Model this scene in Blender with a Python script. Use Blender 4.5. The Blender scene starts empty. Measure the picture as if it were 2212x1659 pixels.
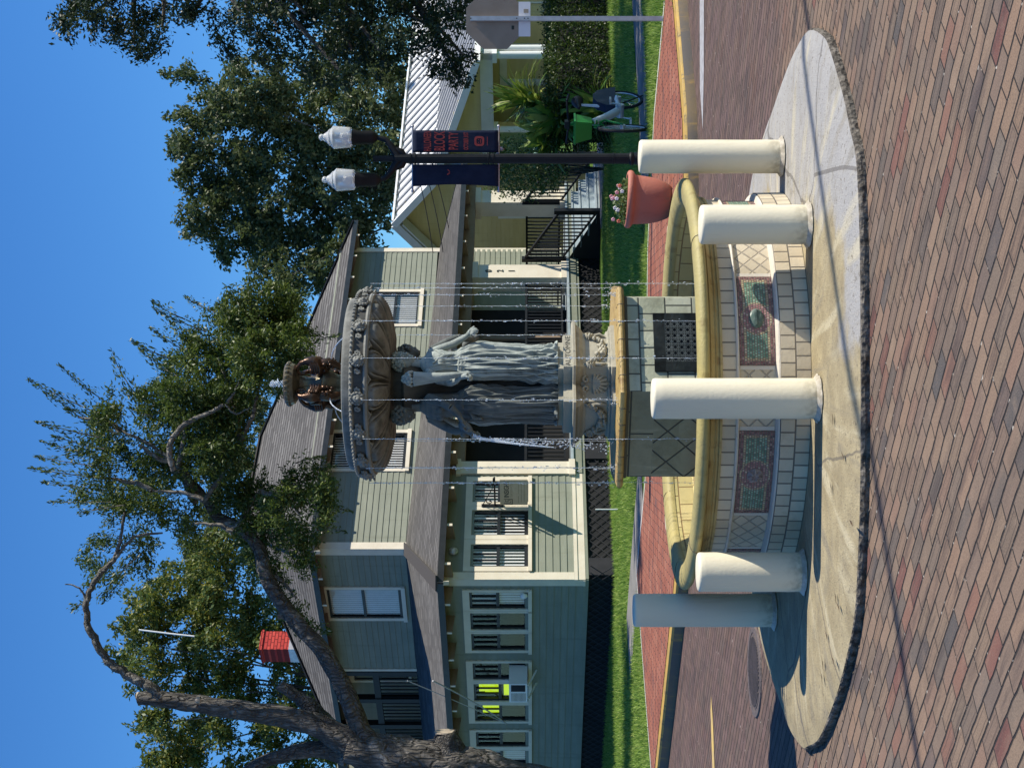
import bpy, math, random
import numpy as np
from mathutils import Matrix, Vector
R_=math.radians
rnd=random.Random(7); nr=np.random.default_rng(7)
sc=bpy.context.scene; COL=sc.collection
# ---------------- camera, sky, sun, exposure ----------------
F=3276.; HX=1149.; CY=829.5; EYE=1.65      # pixel helpers of the 2212x1659 view: x grows downwards in the world
cam=bpy.data.cameras.new('camera'); camo=bpy.data.objects.new('camera',cam); COL.objects.link(camo)
cam.sensor_width=36; cam.lens=36*F/2212.; cam.clip_end=2000; cam.clip_start=.05
cam.shift_x=-(HX-1106)/2212.
camo.matrix_world=Matrix(((0,1,0,0),(0,0,-1,0),(-1,0,0,EYE),(0,0,0,1)))
camo.matrix_world=Matrix.Translation((0,0,EYE))@Matrix(((0,1,0),(0,0,-1),(-1,0,0))).to_4x4()
sc.camera=camo
W=bpy.data.worlds.new('World'); sc.world=W; W.use_nodes=True
nt=W.node_tree; nt.nodes.clear()
sky=nt.nodes.new('ShaderNodeTexSky'); sky.sky_type='NISHITA'; sky.sun_disc=False
SEL=45.; SAZ=-4.    # sun: elevation, azimuth from +X towards the camera
sky.sun_elevation=R_(SEL); sky.sun_rotation=R_(90-SAZ); sky.air_density=1.0; sky.dust_density=.1; sky.ozone_density=2.5
hs=nt.nodes.new('ShaderNodeHueSaturation'); hs.inputs['Saturation'].default_value=1.18; hs.inputs['Hue'].default_value=.503
bg=nt.nodes.new('ShaderNodeBackground'); bg.inputs[1].default_value=.08
wo=nt.nodes.new('ShaderNodeOutputWorld')
nt.links.new(sky.outputs[0],hs.inputs['Color']); tn=nt.nodes.new('ShaderNodeMix'); tn.data_type='RGBA'; tn.blend_type='MULTIPLY'; tn.inputs[0].default_value=1; tn.inputs[7].default_value=(.60,1.04,1.42,1); nt.links.new(hs.outputs[0],tn.inputs[6]); nt.links.new(tn.outputs[2],bg.inputs[0]); nt.links.new(bg.outputs[0],wo.inputs[0])
sl=bpy.data.lights.new('sun','SUN'); sl.energy=5.0; sl.angle=R_(.53); sl.color=(1,.93,.81)
so=bpy.data.objects.new('sun',sl); COL.objects.link(so)
SD=Vector((math.cos(R_(SEL))*math.cos(R_(SAZ)),math.cos(R_(SEL))*math.sin(R_(SAZ)),math.sin(R_(SEL))))
so.rotation_euler=SD.to_track_quat('Z','Y').to_euler(); so.location=(20,0,30)
sc.view_settings.view_transform='Standard'; sc.view_settings.look='None'; sc.view_settings.gamma=1; sc.view_settings.exposure=.44
# ---------------- helpers ----------------
def P(dx,dy,Y): return Vector(((CY-dy)/F*Y, Y, EYE-(dx-HX)/F*Y))
def G(dx,dy,z=0):
    Y=(EYE-z)*F/(dx-HX); return Vector(((CY-dy)/F*Y,Y,z))
LOC={}
def tag(o,label=None,cat=None,group=None,kind=None):
    if label: o['label']=label
    if cat: o['category']=cat
    if group: o['group']=group
    if kind: o['kind']=kind
    return o
def thing(name,label,cat,loc=(0,0,0),group=None):
    o=bpy.data.objects.new(name,None); COL.objects.link(o); o.location=loc; o.empty_display_size=.2
    LOC[o.name]=Vector(loc); return tag(o,label,cat,group)
class MB:
    def __init__(s,M=None): s.v=[];s.f=[];s.uv={};s.M=M
    def add(s,vs,fs,uvs=None):
        b=len(s.v)
        s.v+= [tuple(s.M@Vector(v)) for v in vs] if s.M else [tuple(v) for v in vs]
        for i,f in enumerate(fs):
            s.f.append(tuple(b+k for k in f))
            if uvs: s.uv[len(s.f)-1]=uvs[i]
    def box(s,x0,x1,y0,y1,z0,z1,M=None):
        vs=[(x,y,z) for z in (z0,z1) for y in (y0,y1) for x in (x0,x1)]
        if M: vs=[M@Vector(v) for v in vs]
        s.add(vs,[(0,2,3,1),(4,5,7,6),(0,1,5,4),(2,6,7,3),(0,4,6,2),(1,3,7,5)])
    def bar(s,a,b,w,h,up=(0,0,1)):
        a=Vector(a);b=Vector(b);d=(b-a);L=d.length;d.normalize()
        u=Vector(up); x=d.cross(u)
        if x.length<1e-4: x=d.cross(Vector((1,0,0)))
        x.normalize(); y=x.cross(d)
        vs=[]
        for p in (a,b):
            for i,j in ((-1,-1),(1,-1),(1,1),(-1,1)): vs.append(p+x*(i*w/2)+y*(j*h/2))
        s.add(vs,[(0,1,2,3),(7,6,5,4),(0,4,5,1),(1,5,6,2),(2,6,7,3),(3,7,4,0)])
    def tube(s,pts,rad,n=10,cap=True,fn=None):
        pts=[Vector(p) for p in pts]; vs=[];fs=[]
        if not hasattr(rad,'__len__'): rad=[rad]*len(pts)
        px=None
        for i,p in enumerate(pts):
            t=(pts[min(i+1,len(pts)-1)]-pts[max(i-1,0)]).normalized()
            if px is None:
                px=t.cross(Vector((0,0,1)))
                if px.length<.05: px=t.cross(Vector((1,0,0)))
            px=(px-t*px.dot(t)).normalized(); py=t.cross(px)
            for k in range(n):
                a=2*math.pi*k/n; r=rad[i]*(fn(i,a) if fn else 1)
                vs.append(p+px*(math.cos(a)*r)+py*(math.sin(a)*r))
        m=len(pts)
        for i in range(m-1):
            for k in range(n):
                k2=(k+1)%n; fs.append((i*n+k,i*n+k2,(i+1)*n+k2,(i+1)*n+k))
        if cap: fs.append(tuple(range(n-1,-1,-1))); fs.append(tuple((m-1)*n+k for k in range(n)))
        s.add(vs,fs)
    def cyl(s,p0,p1,r0,r1=None,n=20): s.tube([p0,p1],[r0,r0 if r1 is None else r1],n)
    def lathe(s,prof,n=64,c=(0,0),fn=None,a0=0,a1=2*math.pi,capb=False,capt=False):
        full=abs(a1-a0-2*math.pi)<1e-6; cols=n if full else n+1
        vs=[];fs=[]
        for i,(r,z) in enumerate(prof):
            for k in range(cols):
                a=a0+(a1-a0)*k/n; rr,zz=(fn(i,a,r,z) if fn else (r,z))
                vs.append((c[0]+rr*math.cos(a),c[1]+rr*math.sin(a),zz))
        for i in range(len(prof)-1):
            for k in range(n):
                k2=(k+1)%cols; fs.append((i*cols+k,i*cols+k2,(i+1)*cols+k2,(i+1)*cols+k))
        if capb: fs.append(tuple(range(cols-1,-1,-1)))
        if capt: fs.append(tuple((len(prof)-1)*cols+k for k in range(cols)))
        s.add(vs,fs)
    def ball(s,c,r,nu=12,nv=8,M=None):
        if not hasattr(r,'__len__'): r=(r,r,r)
        vs=[];fs=[]
        for j in range(nv+1):
            t=math.pi*j/nv
            for k in range(nu):
                a=2*math.pi*k/nu; v=Vector((r[0]*math.sin(t)*math.cos(a),r[1]*math.sin(t)*math.sin(a),r[2]*math.cos(t)))
                if M: v=M@v
                vs.append(Vector(c)+v)
        for j in range(nv):
            for k in range(nu):
                k2=(k+1)%nu; fs.append((j*nu+k,(j+1)*nu+k,(j+1)*nu+k2,j*nu+k2))
        s.add(vs,fs)
    def prism(s,poly,z0,z1,bottom=True):
        n=len(poly); vs=[(p[0],p[1],z0) for p in poly]+[(p[0],p[1],z1) for p in poly]
        fs=[(i,(i+1)%n,n+(i+1)%n,n+i) for i in range(n)]+[tuple(range(n,2*n))]
        if bottom: fs.append(tuple(range(n-1,-1,-1)))
        s.add(vs,fs)
    def loft(s,rings,capb=True,capt=True):
        n=len(rings[0]); vs=[v for r in rings for v in r]; fs=[]
        for i in range(len(rings)-1):
            for k in range(n):
                k2=(k+1)%n; fs.append((i*n+k,i*n+k2,(i+1)*n+k2,(i+1)*n+k))
        if capb: fs.append(tuple(range(n-1,-1,-1)))
        if capt: fs.append(tuple((len(rings)-1)*n+k for k in range(n)))
        s.add(vs,fs)
    def quad(s,a,b,c,d): s.add([a,b,c,d],[(0,1,2,3)])
    def build(s,name,mat,parent=None,smooth=False,ang=40):
        me=bpy.data.meshes.new(name); off=LOC[parent.name] if parent else Vector((0,0,0))
        me.from_pydata([(v[0]-off.x,v[1]-off.y,v[2]-off.z) for v in s.v],[],s.f); me.update()
        if s.uv:
            ul=me.uv_layers.new(name='UVMap')
            for p in me.polygons:
                if p.index in s.uv:
                    for li,uv in zip(p.loop_indices,s.uv[p.index]): ul.data[li].uv=uv
        o=bpy.data.objects.new(name,me); COL.objects.link(o)
        if mat: me.materials.append(mat)
        if smooth:
            me.polygons.foreach_set('use_smooth',[True]*len(me.polygons)); me.set_sharp_from_angle(angle=R_(ang))
        if parent: o.parent=parent
        LOC[o.name]=off; return o
def fast_mesh(name,V,Fq,mat,parent=None,k=4):
    me=bpy.data.meshes.new(name); off=LOC[parent.name] if parent else Vector((0,0,0))
    V=V-np.array(off); n=len(Fq)
    me.vertices.add(len(V)); me.vertices.foreach_set('co',V.astype(np.float32).ravel())
    me.loops.add(n*k); me.loops.foreach_set('vertex_index',Fq.astype(np.int32).ravel())
    me.polygons.add(n); me.polygons.foreach_set('loop_start',np.arange(0,n*k,k,dtype=np.int32)); me.polygons.foreach_set('loop_total',np.full(n,k,dtype=np.int32))
    me.update(calc_edges=True); me.validate()
    o=bpy.data.objects.new(name,me); COL.objects.link(o); me.materials.append(mat)
    if parent: o.parent=parent
    LOC[o.name]=off; return o
def evalmesh(o,name,mat,parent):
    dg=bpy.context.evaluated_depsgraph_get(); me=bpy.data.meshes.new_from_object(o.evaluated_get(dg)); me.name=name
    off=LOC[parent.name] if parent else Vector((0,0,0)); me.transform(Matrix.Translation(-off)@o.matrix_world)
    me.materials.clear(); me.materials.append(mat)
    old=o.data; bpy.data.objects.remove(o); 
    n=bpy.data.objects.new(name,me); COL.objects.link(n); n.parent=parent; LOC[n.name]=off
    return n
def text(name,s,size,M,mat,parent,ext=.002,align='CENTER',sx=1.,bold=0.):
    cu=bpy.data.curves.new('tmp','FONT'); cu.body=s; cu.size=size; cu.extrude=ext; cu.align_x=align; cu.align_y='CENTER'; cu.offset=bold
    o=bpy.data.objects.new('tmp',cu); COL.objects.link(o); o.matrix_world=M@Matrix.Diagonal((sx,1,1,1))
    bpy.context.view_layer.update()
    n=evalmesh(o,name,mat,parent); bpy.data.curves.remove(cu); return n
def frame(o,x,y,z): # matrix with columns x,y,z and origin o
    m=Matrix.Identity(4)
    for i in range(3): m[i][0]=x[i];m[i][1]=y[i];m[i][2]=z[i];m[i][3]=o[i]
    return m
def copy_tree(o,parent=None):
    c=o.copy(); COL.objects.link(c); LOC[c.name]=LOC[o.name]
    if parent: c.parent=parent
    for ch in [x for x in bpy.data.objects if x.parent==o and x!=c]: copy_tree(ch,c)
    return c
# ---------------- shader helpers ----------------
class S:
    def __init__(s,name):
        s.m=bpy.data.materials.new(name); s.m.use_nodes=True; s.t=s.m.node_tree; s.t.nodes.clear()
        s.o=s.t.nodes.new('ShaderNodeOutputMaterial'); s.b=s.t.nodes.new('ShaderNodeBsdfPrincipled')
        s.t.links.new(s.b.outputs[0],s.o.inputs[0]); s.tc=s.t.nodes.new('ShaderNodeTexCoord')
    def n(s,t): return s.t.nodes.new('ShaderNode'+t)
    def set(s,sock,v):
        if isinstance(v,bpy.types.NodeSocket): s.t.links.new(v,sock)
        elif isinstance(v,(tuple,list)) and len(v)==3 and sock.type=='RGBA': sock.default_value=(*v,1)
        else: sock.default_value=v
    def math(s,op,a,b=0.,c=0.):
        n=s.n('Math'); n.operation=op; s.set(n.inputs[0],a); s.set(n.inputs[1],b)
        if op in('SMOOTH_MIN','WRAP','MULTIPLY_ADD'): s.set(n.inputs[2],c)
        return n.outputs[0]
    def ss(s,x,a,b,o0=0.,o1=1.):
        n=s.n('MapRange'); n.interpolation_type='SMOOTHSTEP'; s.set(n.inputs[0],x)
        for i,v in enumerate((a,b,o0,o1)): s.set(n.inputs[i+1],v)
        return n.outputs[0]
    def obj(s): return s.tc.outputs['Object']
    def pos(s):
        return s.n('NewGeometry').outputs['Position']
    def sep(s,v):
        n=s.n('SeparateXYZ'); s.set(n.inputs[0],v); return n.outputs
    def comb(s,x=0.,y=0.,z=0.):
        n=s.n('CombineXYZ'); s.set(n.inputs[0],x);s.set(n.inputs[1],y);s.set(n.inputs[2],z); return n.outputs[0]
    def noise(s,v,scale,detail=3.,rough=.55,dim='3D'):
        n=s.n('TexNoise'); s.set(n.inputs['Vector'],v); n.inputs['Scale'].default_value=scale; n.inputs['Detail'].default_value=detail; n.inputs['Roughness'].default_value=rough
        return n.outputs[0]
    def vor(s,v,scale,feat='F1',out=0):
        n=s.n('TexVoronoi'); n.feature=feat; s.set(n.inputs['Vector'],v); n.inputs['Scale'].default_value=scale; return n.outputs[out]
    def ramp(s,x,stops,const=False):
        n=s.n('ValToRGB'); cr=n.color_ramp
        if const: cr.interpolation='CONSTANT'
        while len(cr.elements)<len(stops): cr.elements.new(.5)
        for e,(p,c) in zip(cr.elements,stops): e.position=p; e.color=(*c,1)
        s.set(n.inputs[0],x); return n.outputs[0]
    def mix(s,f,a,b,mode='MIX'):
        n=s.n('Mix'); n.data_type='RGBA'; n.blend_type=mode; s.set(n.inputs[0],f); s.set(n.inputs[6],a); s.set(n.inputs[7],b); return n.outputs[2]
    def vscale(s,v,x,y,z):
        n=s.n('Mapping'); s.set(n.inputs[0],v); n.inputs['Scale'].default_value=(x,y,z); return n.outputs[0]
    def rand(s,v):
        n=s.n('TexWhiteNoise'); n.noise_dimensions='3D'; s.set(n.inputs['Vector'],v); return n.outputs[0]
    def island(s):
        return s.n('NewGeometry').outputs['Random Per Island']
    def bump(s,h,dist=.01,str_=1.,prev=None):
        n=s.n('Bump'); n.inputs['Distance'].default_value=dist; n.inputs['Strength'].default_value=str_; s.set(n.inputs['Height'],h)
        if prev: s.set(n.inputs['Normal'],prev)
        s.t.links.new(n.outputs[0],s.b.inputs['Normal']); return n.outputs[0]
    def out(s,col,rough=.7,spec=.4,metal=0.):
        s.set(s.b.inputs['Base Color'],col); s.set(s.b.inputs['Roughness'],rough); s.b.inputs['Specular IOR Level'].default_value=spec; s.b.inputs['Metallic'].default_value=metal
        return s.m
    def bricks(s,u,v,L,Wd,mort,soft=.003,off=.5,uw=1.):
        vr=s.math('DIVIDE',v,Wd); row=s.math('FLOOR',vr)
        uu=s.math('ADD',s.math('DIVIDE',u,L),s.math('MULTIPLY',row,off)); col=s.math('FLOOR',uu)
        fu=s.math('SUBTRACT',uu,col); fv=s.math('SUBTRACT',vr,row)
        du=s.math('MULTIPLY',s.math('MINIMUM',fu,s.math('SUBTRACT',1.,fu)),L)
        dv=s.math('MULTIPLY',s.math('MINIMUM',fv,s.math('SUBTRACT',1.,fv)),Wd)
        d=s.math('MINIMUM',s.math('MULTIPLY',du,uw),dv); m=s.ss(d,mort/2,mort/2+soft)
        return s.comb(col,row,0.),m,d,fu,fv
def simple(name,c1,c2=None,scale=6.,rough=.7,bump=.0,bs=40.,spec=.3,metal=0.,detail=4.):
    s=S(name); c2=c2 or c1
    f=s.ss(s.noise(s.obj(),scale,detail),.3,.7)
    col=s.mix(f,c1,c2)
    if bump: s.bump(s.noise(s.obj(),bs,4.),bump)
    return s.out(col,rough,spec,metal)
# ---------------- materials ----------------
def m_street():
    s=S('street_brick'); p=s.obj(); x,y,z=s.sep(p)[:3]
    wx=s.math('MULTIPLY',s.math('SUBTRACT',s.noise(p,2.2,2.),.5),.035); wy=s.math('MULTIPLY',s.math('SUBTRACT',s.noise(s.vscale(p,1,1,1),14.,2.),.5),.010)
    u=s.math('MULTIPLY',s.math('SUBTRACT',x,y),.70711); v=s.math('MULTIPLY',s.math('ADD',x,y),.70711)
    u=s.math('ADD',u,wx); v=s.math('ADD',s.math('ADD',v,wx),wy)
    idv,m,d,fu,fv=s.bricks(u,v,.215,.094,.0065,.005,.47,1.7)
    r1=s.rand(idv); r2=s.rand(s.math('ADD',s.noise(idv,1.),0)) ; r2=s.rand(s.comb(s.math('MULTIPLY',r1,37.),r1,2.))
    col=s.ramp(r1,[(0,(.235,.178,.120)),(.15,(.262,.195,.130)),(.30,(.212,.165,.115)),(.43,(.185,.15,.112)),(.54,(.255,.172,.118)),(.63,(.285,.20,.128)),(.72,(.215,.17,.122)),(.80,(.145,.128,.104)),(.86,(.09,.092,.088)),(.91,(.255,.135,.092)),(.945,(.20,.17,.13)),(.972,(.19,.078,.062)),(.99,(.13,.085,.075))],True)
    fine=s.noise(p,90.,5.,.7); mid=s.noise(p,9.,3.)
    col=s.mix(s.ss(fine,.35,.75,0.,.55),col,(.10,.08,.06)); col=s.mix(s.ss(s.noise(p,1.3,5.,.7),.5,.75,0.,.5),col,(.13,.10,.075))
    col=s.mix(s.ss(mid,.5,.8,0.,.35),col,(.34,.26,.18))
    g2=s.noise(p,160.,3.,.8); col=s.mix(s.ss(g2,.50,.66,0.,.45),col,(.085,.065,.05)); col=s.mix(s.ss(g2,.50,.34,0.,.35),col,(.40,.30,.21)); col=s.mix(s.ss(s.rand(s.comb(r1,r2,7.)),.0,1.,.0,.28),col,s.mix(.5,col,(.36,.20,.13)))
    # mauve worn zone behind the island
    zone=s.ss(s.math('ADD',y,s.math('MULTIPLY',s.noise(p,.8,2.),2.)),9.6,11.8,0.,.72)
    col=s.mix(zone,col,s.mix(s.ss(s.rand(idv),0.,1.),(.125,.080,.080),(.135,.095,.075)))
    band=s.noise(s.comb(s.math('MULTIPLY',v,1.6),s.math('MULTIPLY',u,.22),0.),5.,4.,.7); col=s.mix(s.ss(band,.52,.7,0.,.4),col,(.27,.19,.13)); col=s.mix(s.ss(band,.48,.34,0.,.5),col,(.05,.04,.04))
    # pressed outline in part of the bricks
    fr=s.math('MULTIPLY',s.math('GREATER_THAN',r2,.62),s.math('LESS_THAN',s.math('ABSOLUTE',s.math('SUBTRACT',d,.024)),.0028))
    col=s.mix(s.math('MULTIPLY',fr,.55),col,(.06,.05,.045))
    jc=s.mix(s.ss(s.noise(p,22.,2.),.66,.72),(.035,.03,.027),(.55,.5,.42))
    col=s.mix(1.,col,(.90,.86,.88),'MULTIPLY'); col=s.mix(m,jc,col)
    h=s.math('ADD',s.math('MULTIPLY',m,1.),s.math('MULTIPLY',fine,.22)); h=s.math('ADD',h,s.math('MULTIPLY',r2,.6)); h=s.math('ADD',h,s.math('MULTIPLY',s.math('MULTIPLY',s.math('SUBTRACT',r1,.5),fu),2.2)); h=s.math('ADD',h,s.math('MULTIPLY',s.math('MULTIPLY',s.math('SUBTRACT',r2,.5),fv),1.6)); h=s.math('SUBTRACT',h,s.math('MULTIPLY',fr,.3))
    s.bump(h,.012); return s.out(col,.82,.25)
def m_pad():
    s=S('red_sidewalk_brick'); p=s.obj(); x,y,z=s.sep(p)[:3]
    idv,m,d,fu,fv=s.bricks(x,s.math('MULTIPLY',y,1.),.20,.10,.007,.004)
    r=s.rand(idv)
    col=s.ramp(r,[(0,(.30,.105,.066)),(.3,(.34,.125,.08)),(.55,(.24,.085,.058)),(.8,(.37,.16,.105)),(.93,(.19,.09,.075))],True)
    col=s.mix(s.ss(s.noise(p,6.,4.),.4,.8,0.,.5),col,(.40,.17,.10)); col=s.mix(s.ss(s.noise(p,45.,4.),.5,.75,0.,.4),col,(.16,.07,.05))
    col=s.mix(m,(.06,.045,.04),col); s.bump(s.math('ADD',m,s.math('MULTIPLY',s.noise(p,60.),.3)),.008); return s.out(col,.85,.2)
def m_apron():
    s=S('apron_concrete'); p=s.obj(); x,y,z=s.sep(p)[:3]
    n1=s.noise(p,1.1,5.,.6); n2=s.noise(p,5.,5.,.65); n3=s.noise(p,70.,4.,.7)
    col=s.mix(s.ss(n2,.3,.7),(.28,.23,.135),(.40,.335,.20))
    rad=s.math('SQRT',s.math('ADD',s.math('MULTIPLY',x,x),s.math('MULTIPLY',y,y)))
    gx=s.math('ADD',s.math('MULTIPLY',x,.35),s.math('ADD',s.math('MULTIPLY',n1,1.5),s.math('MULTIPLY',rad,.42)))
    col=s.mix(s.ss(gx,1.62,1.80,0.,.93),col,s.mix(n2,(.30,.30,.295),(.41,.40,.385)))
    st=s.noise(s.comb(s.math('MULTIPLY',s.math('ARCTAN2',y,x),5.),s.math('MULTIPLY',rad,.5),0.),2.2,4.)
    col=s.mix(s.ss(st,.53,.68,0.,.6),col,(.55,.49,.33))
    col=s.mix(s.ss(st,.30,.42,.6,0.),col,(.20,.18,.14))
    col=s.mix(s.ss(s.noise(s.vscale(p,1.,3.,1.),3.2,4.),.58,.75,0.,.55),col,(.25,.215,.15))
    col=s.mix(s.ss(s.noise(p,2.4,6.,.75),.52,.68,0.,.5),col,(.20,.18,.135)); sp=s.math('GREATER_THAN',s.noise(p,34.,3.,.6),.63); col=s.mix(s.math('MULTIPLY',sp,.55),col,(.12,.10,.07)); col=s.mix(s.ss(s.noise(s.comb(s.math('MULTIPLY',s.math('ARCTAN2',y,x),9.),s.math('MULTIPLY',rad,.35),1.),2.5,5.,.7),.5,.75,0.,.45),col,(.24,.205,.14))
    cr=s.math('LESS_THAN',s.vor(s.mix(.08,p,s.noise(p,3.)),.55,'DISTANCE_TO_EDGE'),.004)
    col=s.mix(s.math('MULTIPLY',cr,.6),col,(.10,.09,.08))
    col=s.mix(s.ss(n3,.55,.8,0.,.4),col,(.62,.56,.42)); col=s.mix(s.ss(n3,.2,.42,.35,0.),col,(.15,.13,.1))
    edge=s.ss(s.sep(p)[2],-.034,-.027); col=s.mix(edge,(.13,.115,.10),col)
    s.bump(s.math('ADD',n3,s.math('MULTIPLY',n2,.6)),.006); return s.out(col,.85,.25)
def m_chip():
    s=S('chipped_concrete_edge'); p=s.obj(); n=s.noise(p,16.,6.,.75); v=s.vor(p,38.)
    col=s.mix(s.ss(n,.35,.7),(.05,.044,.037),(.24,.215,.18)); s.bump(s.math('ADD',n,v),.012); return s.out(col,.95,.1)
def cyl(s,R):
    x,y,z=s.sep(s.obj())[:3]
    a=s.math('ARCTAN2',x,s.math('MULTIPLY',y,-1.)); return s.math('MULTIPLY',a,R),z
def m_tilecyl(name,L,H,z0,c1,c2,R=1.2,mort=.0045,dia=False,joint=(.19,.165,.13),off=.5):
    s=S(name); u,z=cyl(s,R); z=s.math('SUBTRACT',z,z0)
    if dia:
        a=s.math('MULTIPLY',s.math('ADD',u,z),.70711); b=s.math('MULTIPLY',s.math('SUBTRACT',u,z),.70711); idv,m,d,fu,fv=s.bricks(a,b,L,H,mort,.003,0.)
    else: idv,m,d,fu,fv=s.bricks(u,z,L,H,mort,.003,off)
    r=s.rand(idv); p=s.obj(); n=s.noise(p,9.,5.,.65); n2=s.noise(p,55.,4.)
    col=s.mix(s.ss(r,0.,1.),c1,c2); col=s.mix(s.ss(n,.5,.8,0.,.4),col,(c1[0]*.62,c1[1]*.58,c1[2]*.48)); col=s.mix(m,joint,col)
    s.bump(s.math('ADD',m,s.math('MULTIPLY',n2,.35)),.006); return s.out(col,.6,.4)
def m_mosaic(R=1.19,kind=0):
    s=S('mosaic_tesserae'); u,z=cyl(s,R); z=s.math('SUBTRACT',z,.2975)  # centre height in fountain coords
    w=s.math('MULTIPLY',s.math('SUBTRACT',s.noise(s.obj(),60.,2.),.5),.006)
    idv,m,d,fu,fv=s.bricks(s.math('ADD',u,w),s.math('ADD',z,w),.0155,.0150,.0028,.0014,.35)
    r=s.rand(idv); au=s.math('ABSOLUTE',u); az=s.math('ABSOLUTE',z)
    green=s.ramp(r,[(0,(.14,.30,.20)),(.25,(.22,.40,.27)),(.5,(.09,.22,.15)),(.7,(.30,.47,.33)),(.9,(.16,.32,.27))],True)
    maroon=s.ramp(r,[(0,(.20,.075,.085)),(.35,(.32,.14,.14)),(.6,(.14,.055,.07)),(.8,(.42,.25,.22))],True)
    cream=s.ramp(r,[(0,(.42,.33,.2)),(.4,(.52,.42,.24)),(.7,(.36,.22,.15)),(.85,(.55,.46,.34))],True)
    pink=s.ramp(r,[(0,(.36,.16,.16)),(.3,(.48,.26,.24)),(.6,(.27,.11,.13)),(.8,(.50,.36,.30))],True)
    edge=s.math('MAXIMUM',s.math('SUBTRACT',au,.276),s.math('SUBTRACT',az,.100))  # 0 at the panel edge
    col=s.mix(s.math('GREATER_THAN',edge,-.040),green,cream); col=s.mix(s.math('GREATER_THAN',edge,-.024),col,maroon)
    rr=s.math('SQRT',s.math('ADD',s.math('MULTIPLY',s.math('MULTIPLY',u,u),.78),s.math('MULTIPLY',z,z)))
    col=s.mix(s.math('LESS_THAN',rr,.089),col,cream); col=s.mix(s.math('LESS_THAN',rr,.080),col,pink)
    col=s.mix(m,(.20,.17,.13),col); s.bump(s.math('ADD',m,s.math('MULTIPLY',r,.8)),.004); return s.out(col,.45,.5)
def m_face(name,L,H,c1,c2,dia=False,joint=(.06,.065,.05),dark=.5):
    s=S(name); uvn=s.n('UVMap'); u,v,_=s.sep(uvn.outputs[0])[:3]
    idv,m,d,fu,fv=s.bricks(u,v,L,H,.006,.003)
    if dia:
        a=s.math('MULTIPLY',s.math('ADD',u,v),.70711); b=s.math('MULTIPLY',s.math('SUBTRACT',u,v),.70711)
        i2,m2,_,_,_=s.bricks(a,b,.165,.165,.006,.003,0.)
        inb=s.math('MULTIPLY',s.math('LESS_THAN',v,.905),s.math('GREATER_THAN',v,.0)); m=s.math('ADD',s.math('MULTIPLY',m2,inb),s.math('MULTIPLY',m,s.math('SUBTRACT',1.,inb)))
    n=s.noise(s.obj(),7.,5.,.65); col=s.mix(s.ss(s.rand(idv),0.,1.),c1,c2); col=s.mix(s.ss(n,.45,.75,0.,dark),col,(.12,.11,.06)); col=s.mix(s.ss(s.noise(s.vscale(s.obj(),1,1,.15),22.,4.),.55,.8,0.,.4),col,(.5,.47,.33))
    col=s.mix(m,joint,col); s.bump(s.math('ADD',m,s.math('MULTIPLY',s.noise(s.obj(),40.),.5)),.005); return s.out(col,.5,.45)
def m_stucco(name,c1,c2,dist=.006,sc_=60.):
    s=S(name); p=s.obj(); n=s.noise(p,sc_,5.,.6); g=s.noise(s.vscale(p,1,1,.35),4.,4.)
    col=s.mix(s.ss(g,.4,.8,0.,.8),c1,c2); st=s.noise(s.vscale(p,1.,1.,.08),16.,5.,.7); col=s.mix(s.ss(st,.56,.78,0.,.35),col,(c2[0]*.55,c2[1]*.5,c2[2]*.42)); zz=s.sep(p)[2]; col=s.mix(s.math('MULTIPLY',s.ss(zz,.16,.0),s.ss(s.noise(p,24.,4.),.35,.7,.15,.75)),col,(.22,.18,.11)); ch=s.math('GREATER_THAN',s.noise(p,11.,6.,.75),.70); col=s.mix(s.math('MULTIPLY',ch,.6),col,(.36,.32,.25)); s.bump(n,dist); return s.out(col,.62,.35)
def m_statue(name,c1,c2,c3):
    s=S(name); p=s.obj(); g=s.noise(s.vscale(p,1,1,.3),9.,5.,.65); f=s.noise(p,70.,4.)
    col=s.mix(s.ss(g,.35,.65),c1,c2); col=s.mix(s.ss(s.noise(p,14.,4.),.55,.75,0.,.7),col,c3)
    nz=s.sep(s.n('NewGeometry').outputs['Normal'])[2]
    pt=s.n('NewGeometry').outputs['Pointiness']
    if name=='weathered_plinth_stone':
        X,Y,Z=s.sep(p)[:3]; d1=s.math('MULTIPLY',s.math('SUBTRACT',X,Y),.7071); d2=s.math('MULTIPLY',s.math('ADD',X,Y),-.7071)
        wet_shade=s.math('MULTIPLY',s.ss(s.math('ADD',d2,s.math('MULTIPLY',s.noise(p,20.),.03)),.12,.155),s.math('LESS_THAN',d1,.1405)); col=s.mix(s.math('MULTIPLY',wet_shade,.82),col,(.028,.024,.017))  # wet stain plus painted shade, cut so the sunlit strip stays bright
    col=s.mix(s.ss(pt,.42,.495,.88,0.),col,(c3[0]*.25,c3[1]*.25,c3[2]*.25)); col=s.mix(s.ss(pt,.505,.56,0.,.55),col,(min(1,c2[0]*1.6),min(1,c2[1]*1.6),min(1,c2[2]*1.55)))  # patina plus painted shading: creases darkened, ridges lightened
    s.bump(f,.002); return s.out(col,.62,.22)
def m_rust(name,c1,c2,c3,sc_=5.):
    s=S(name); p=s.obj(); g=s.noise(p,sc_,5.,.7); h=s.noise(s.vscale(p,1,1,.25),sc_*3,4.)
    col=s.mix(s.ss(g,.35,.62),c1,c2); col=s.mix(s.ss(h,.55,.7,0.,.75),col,c3); s.bump(s.noise(p,70.,4.),.003); return s.out(col,.6,.4)
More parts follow.
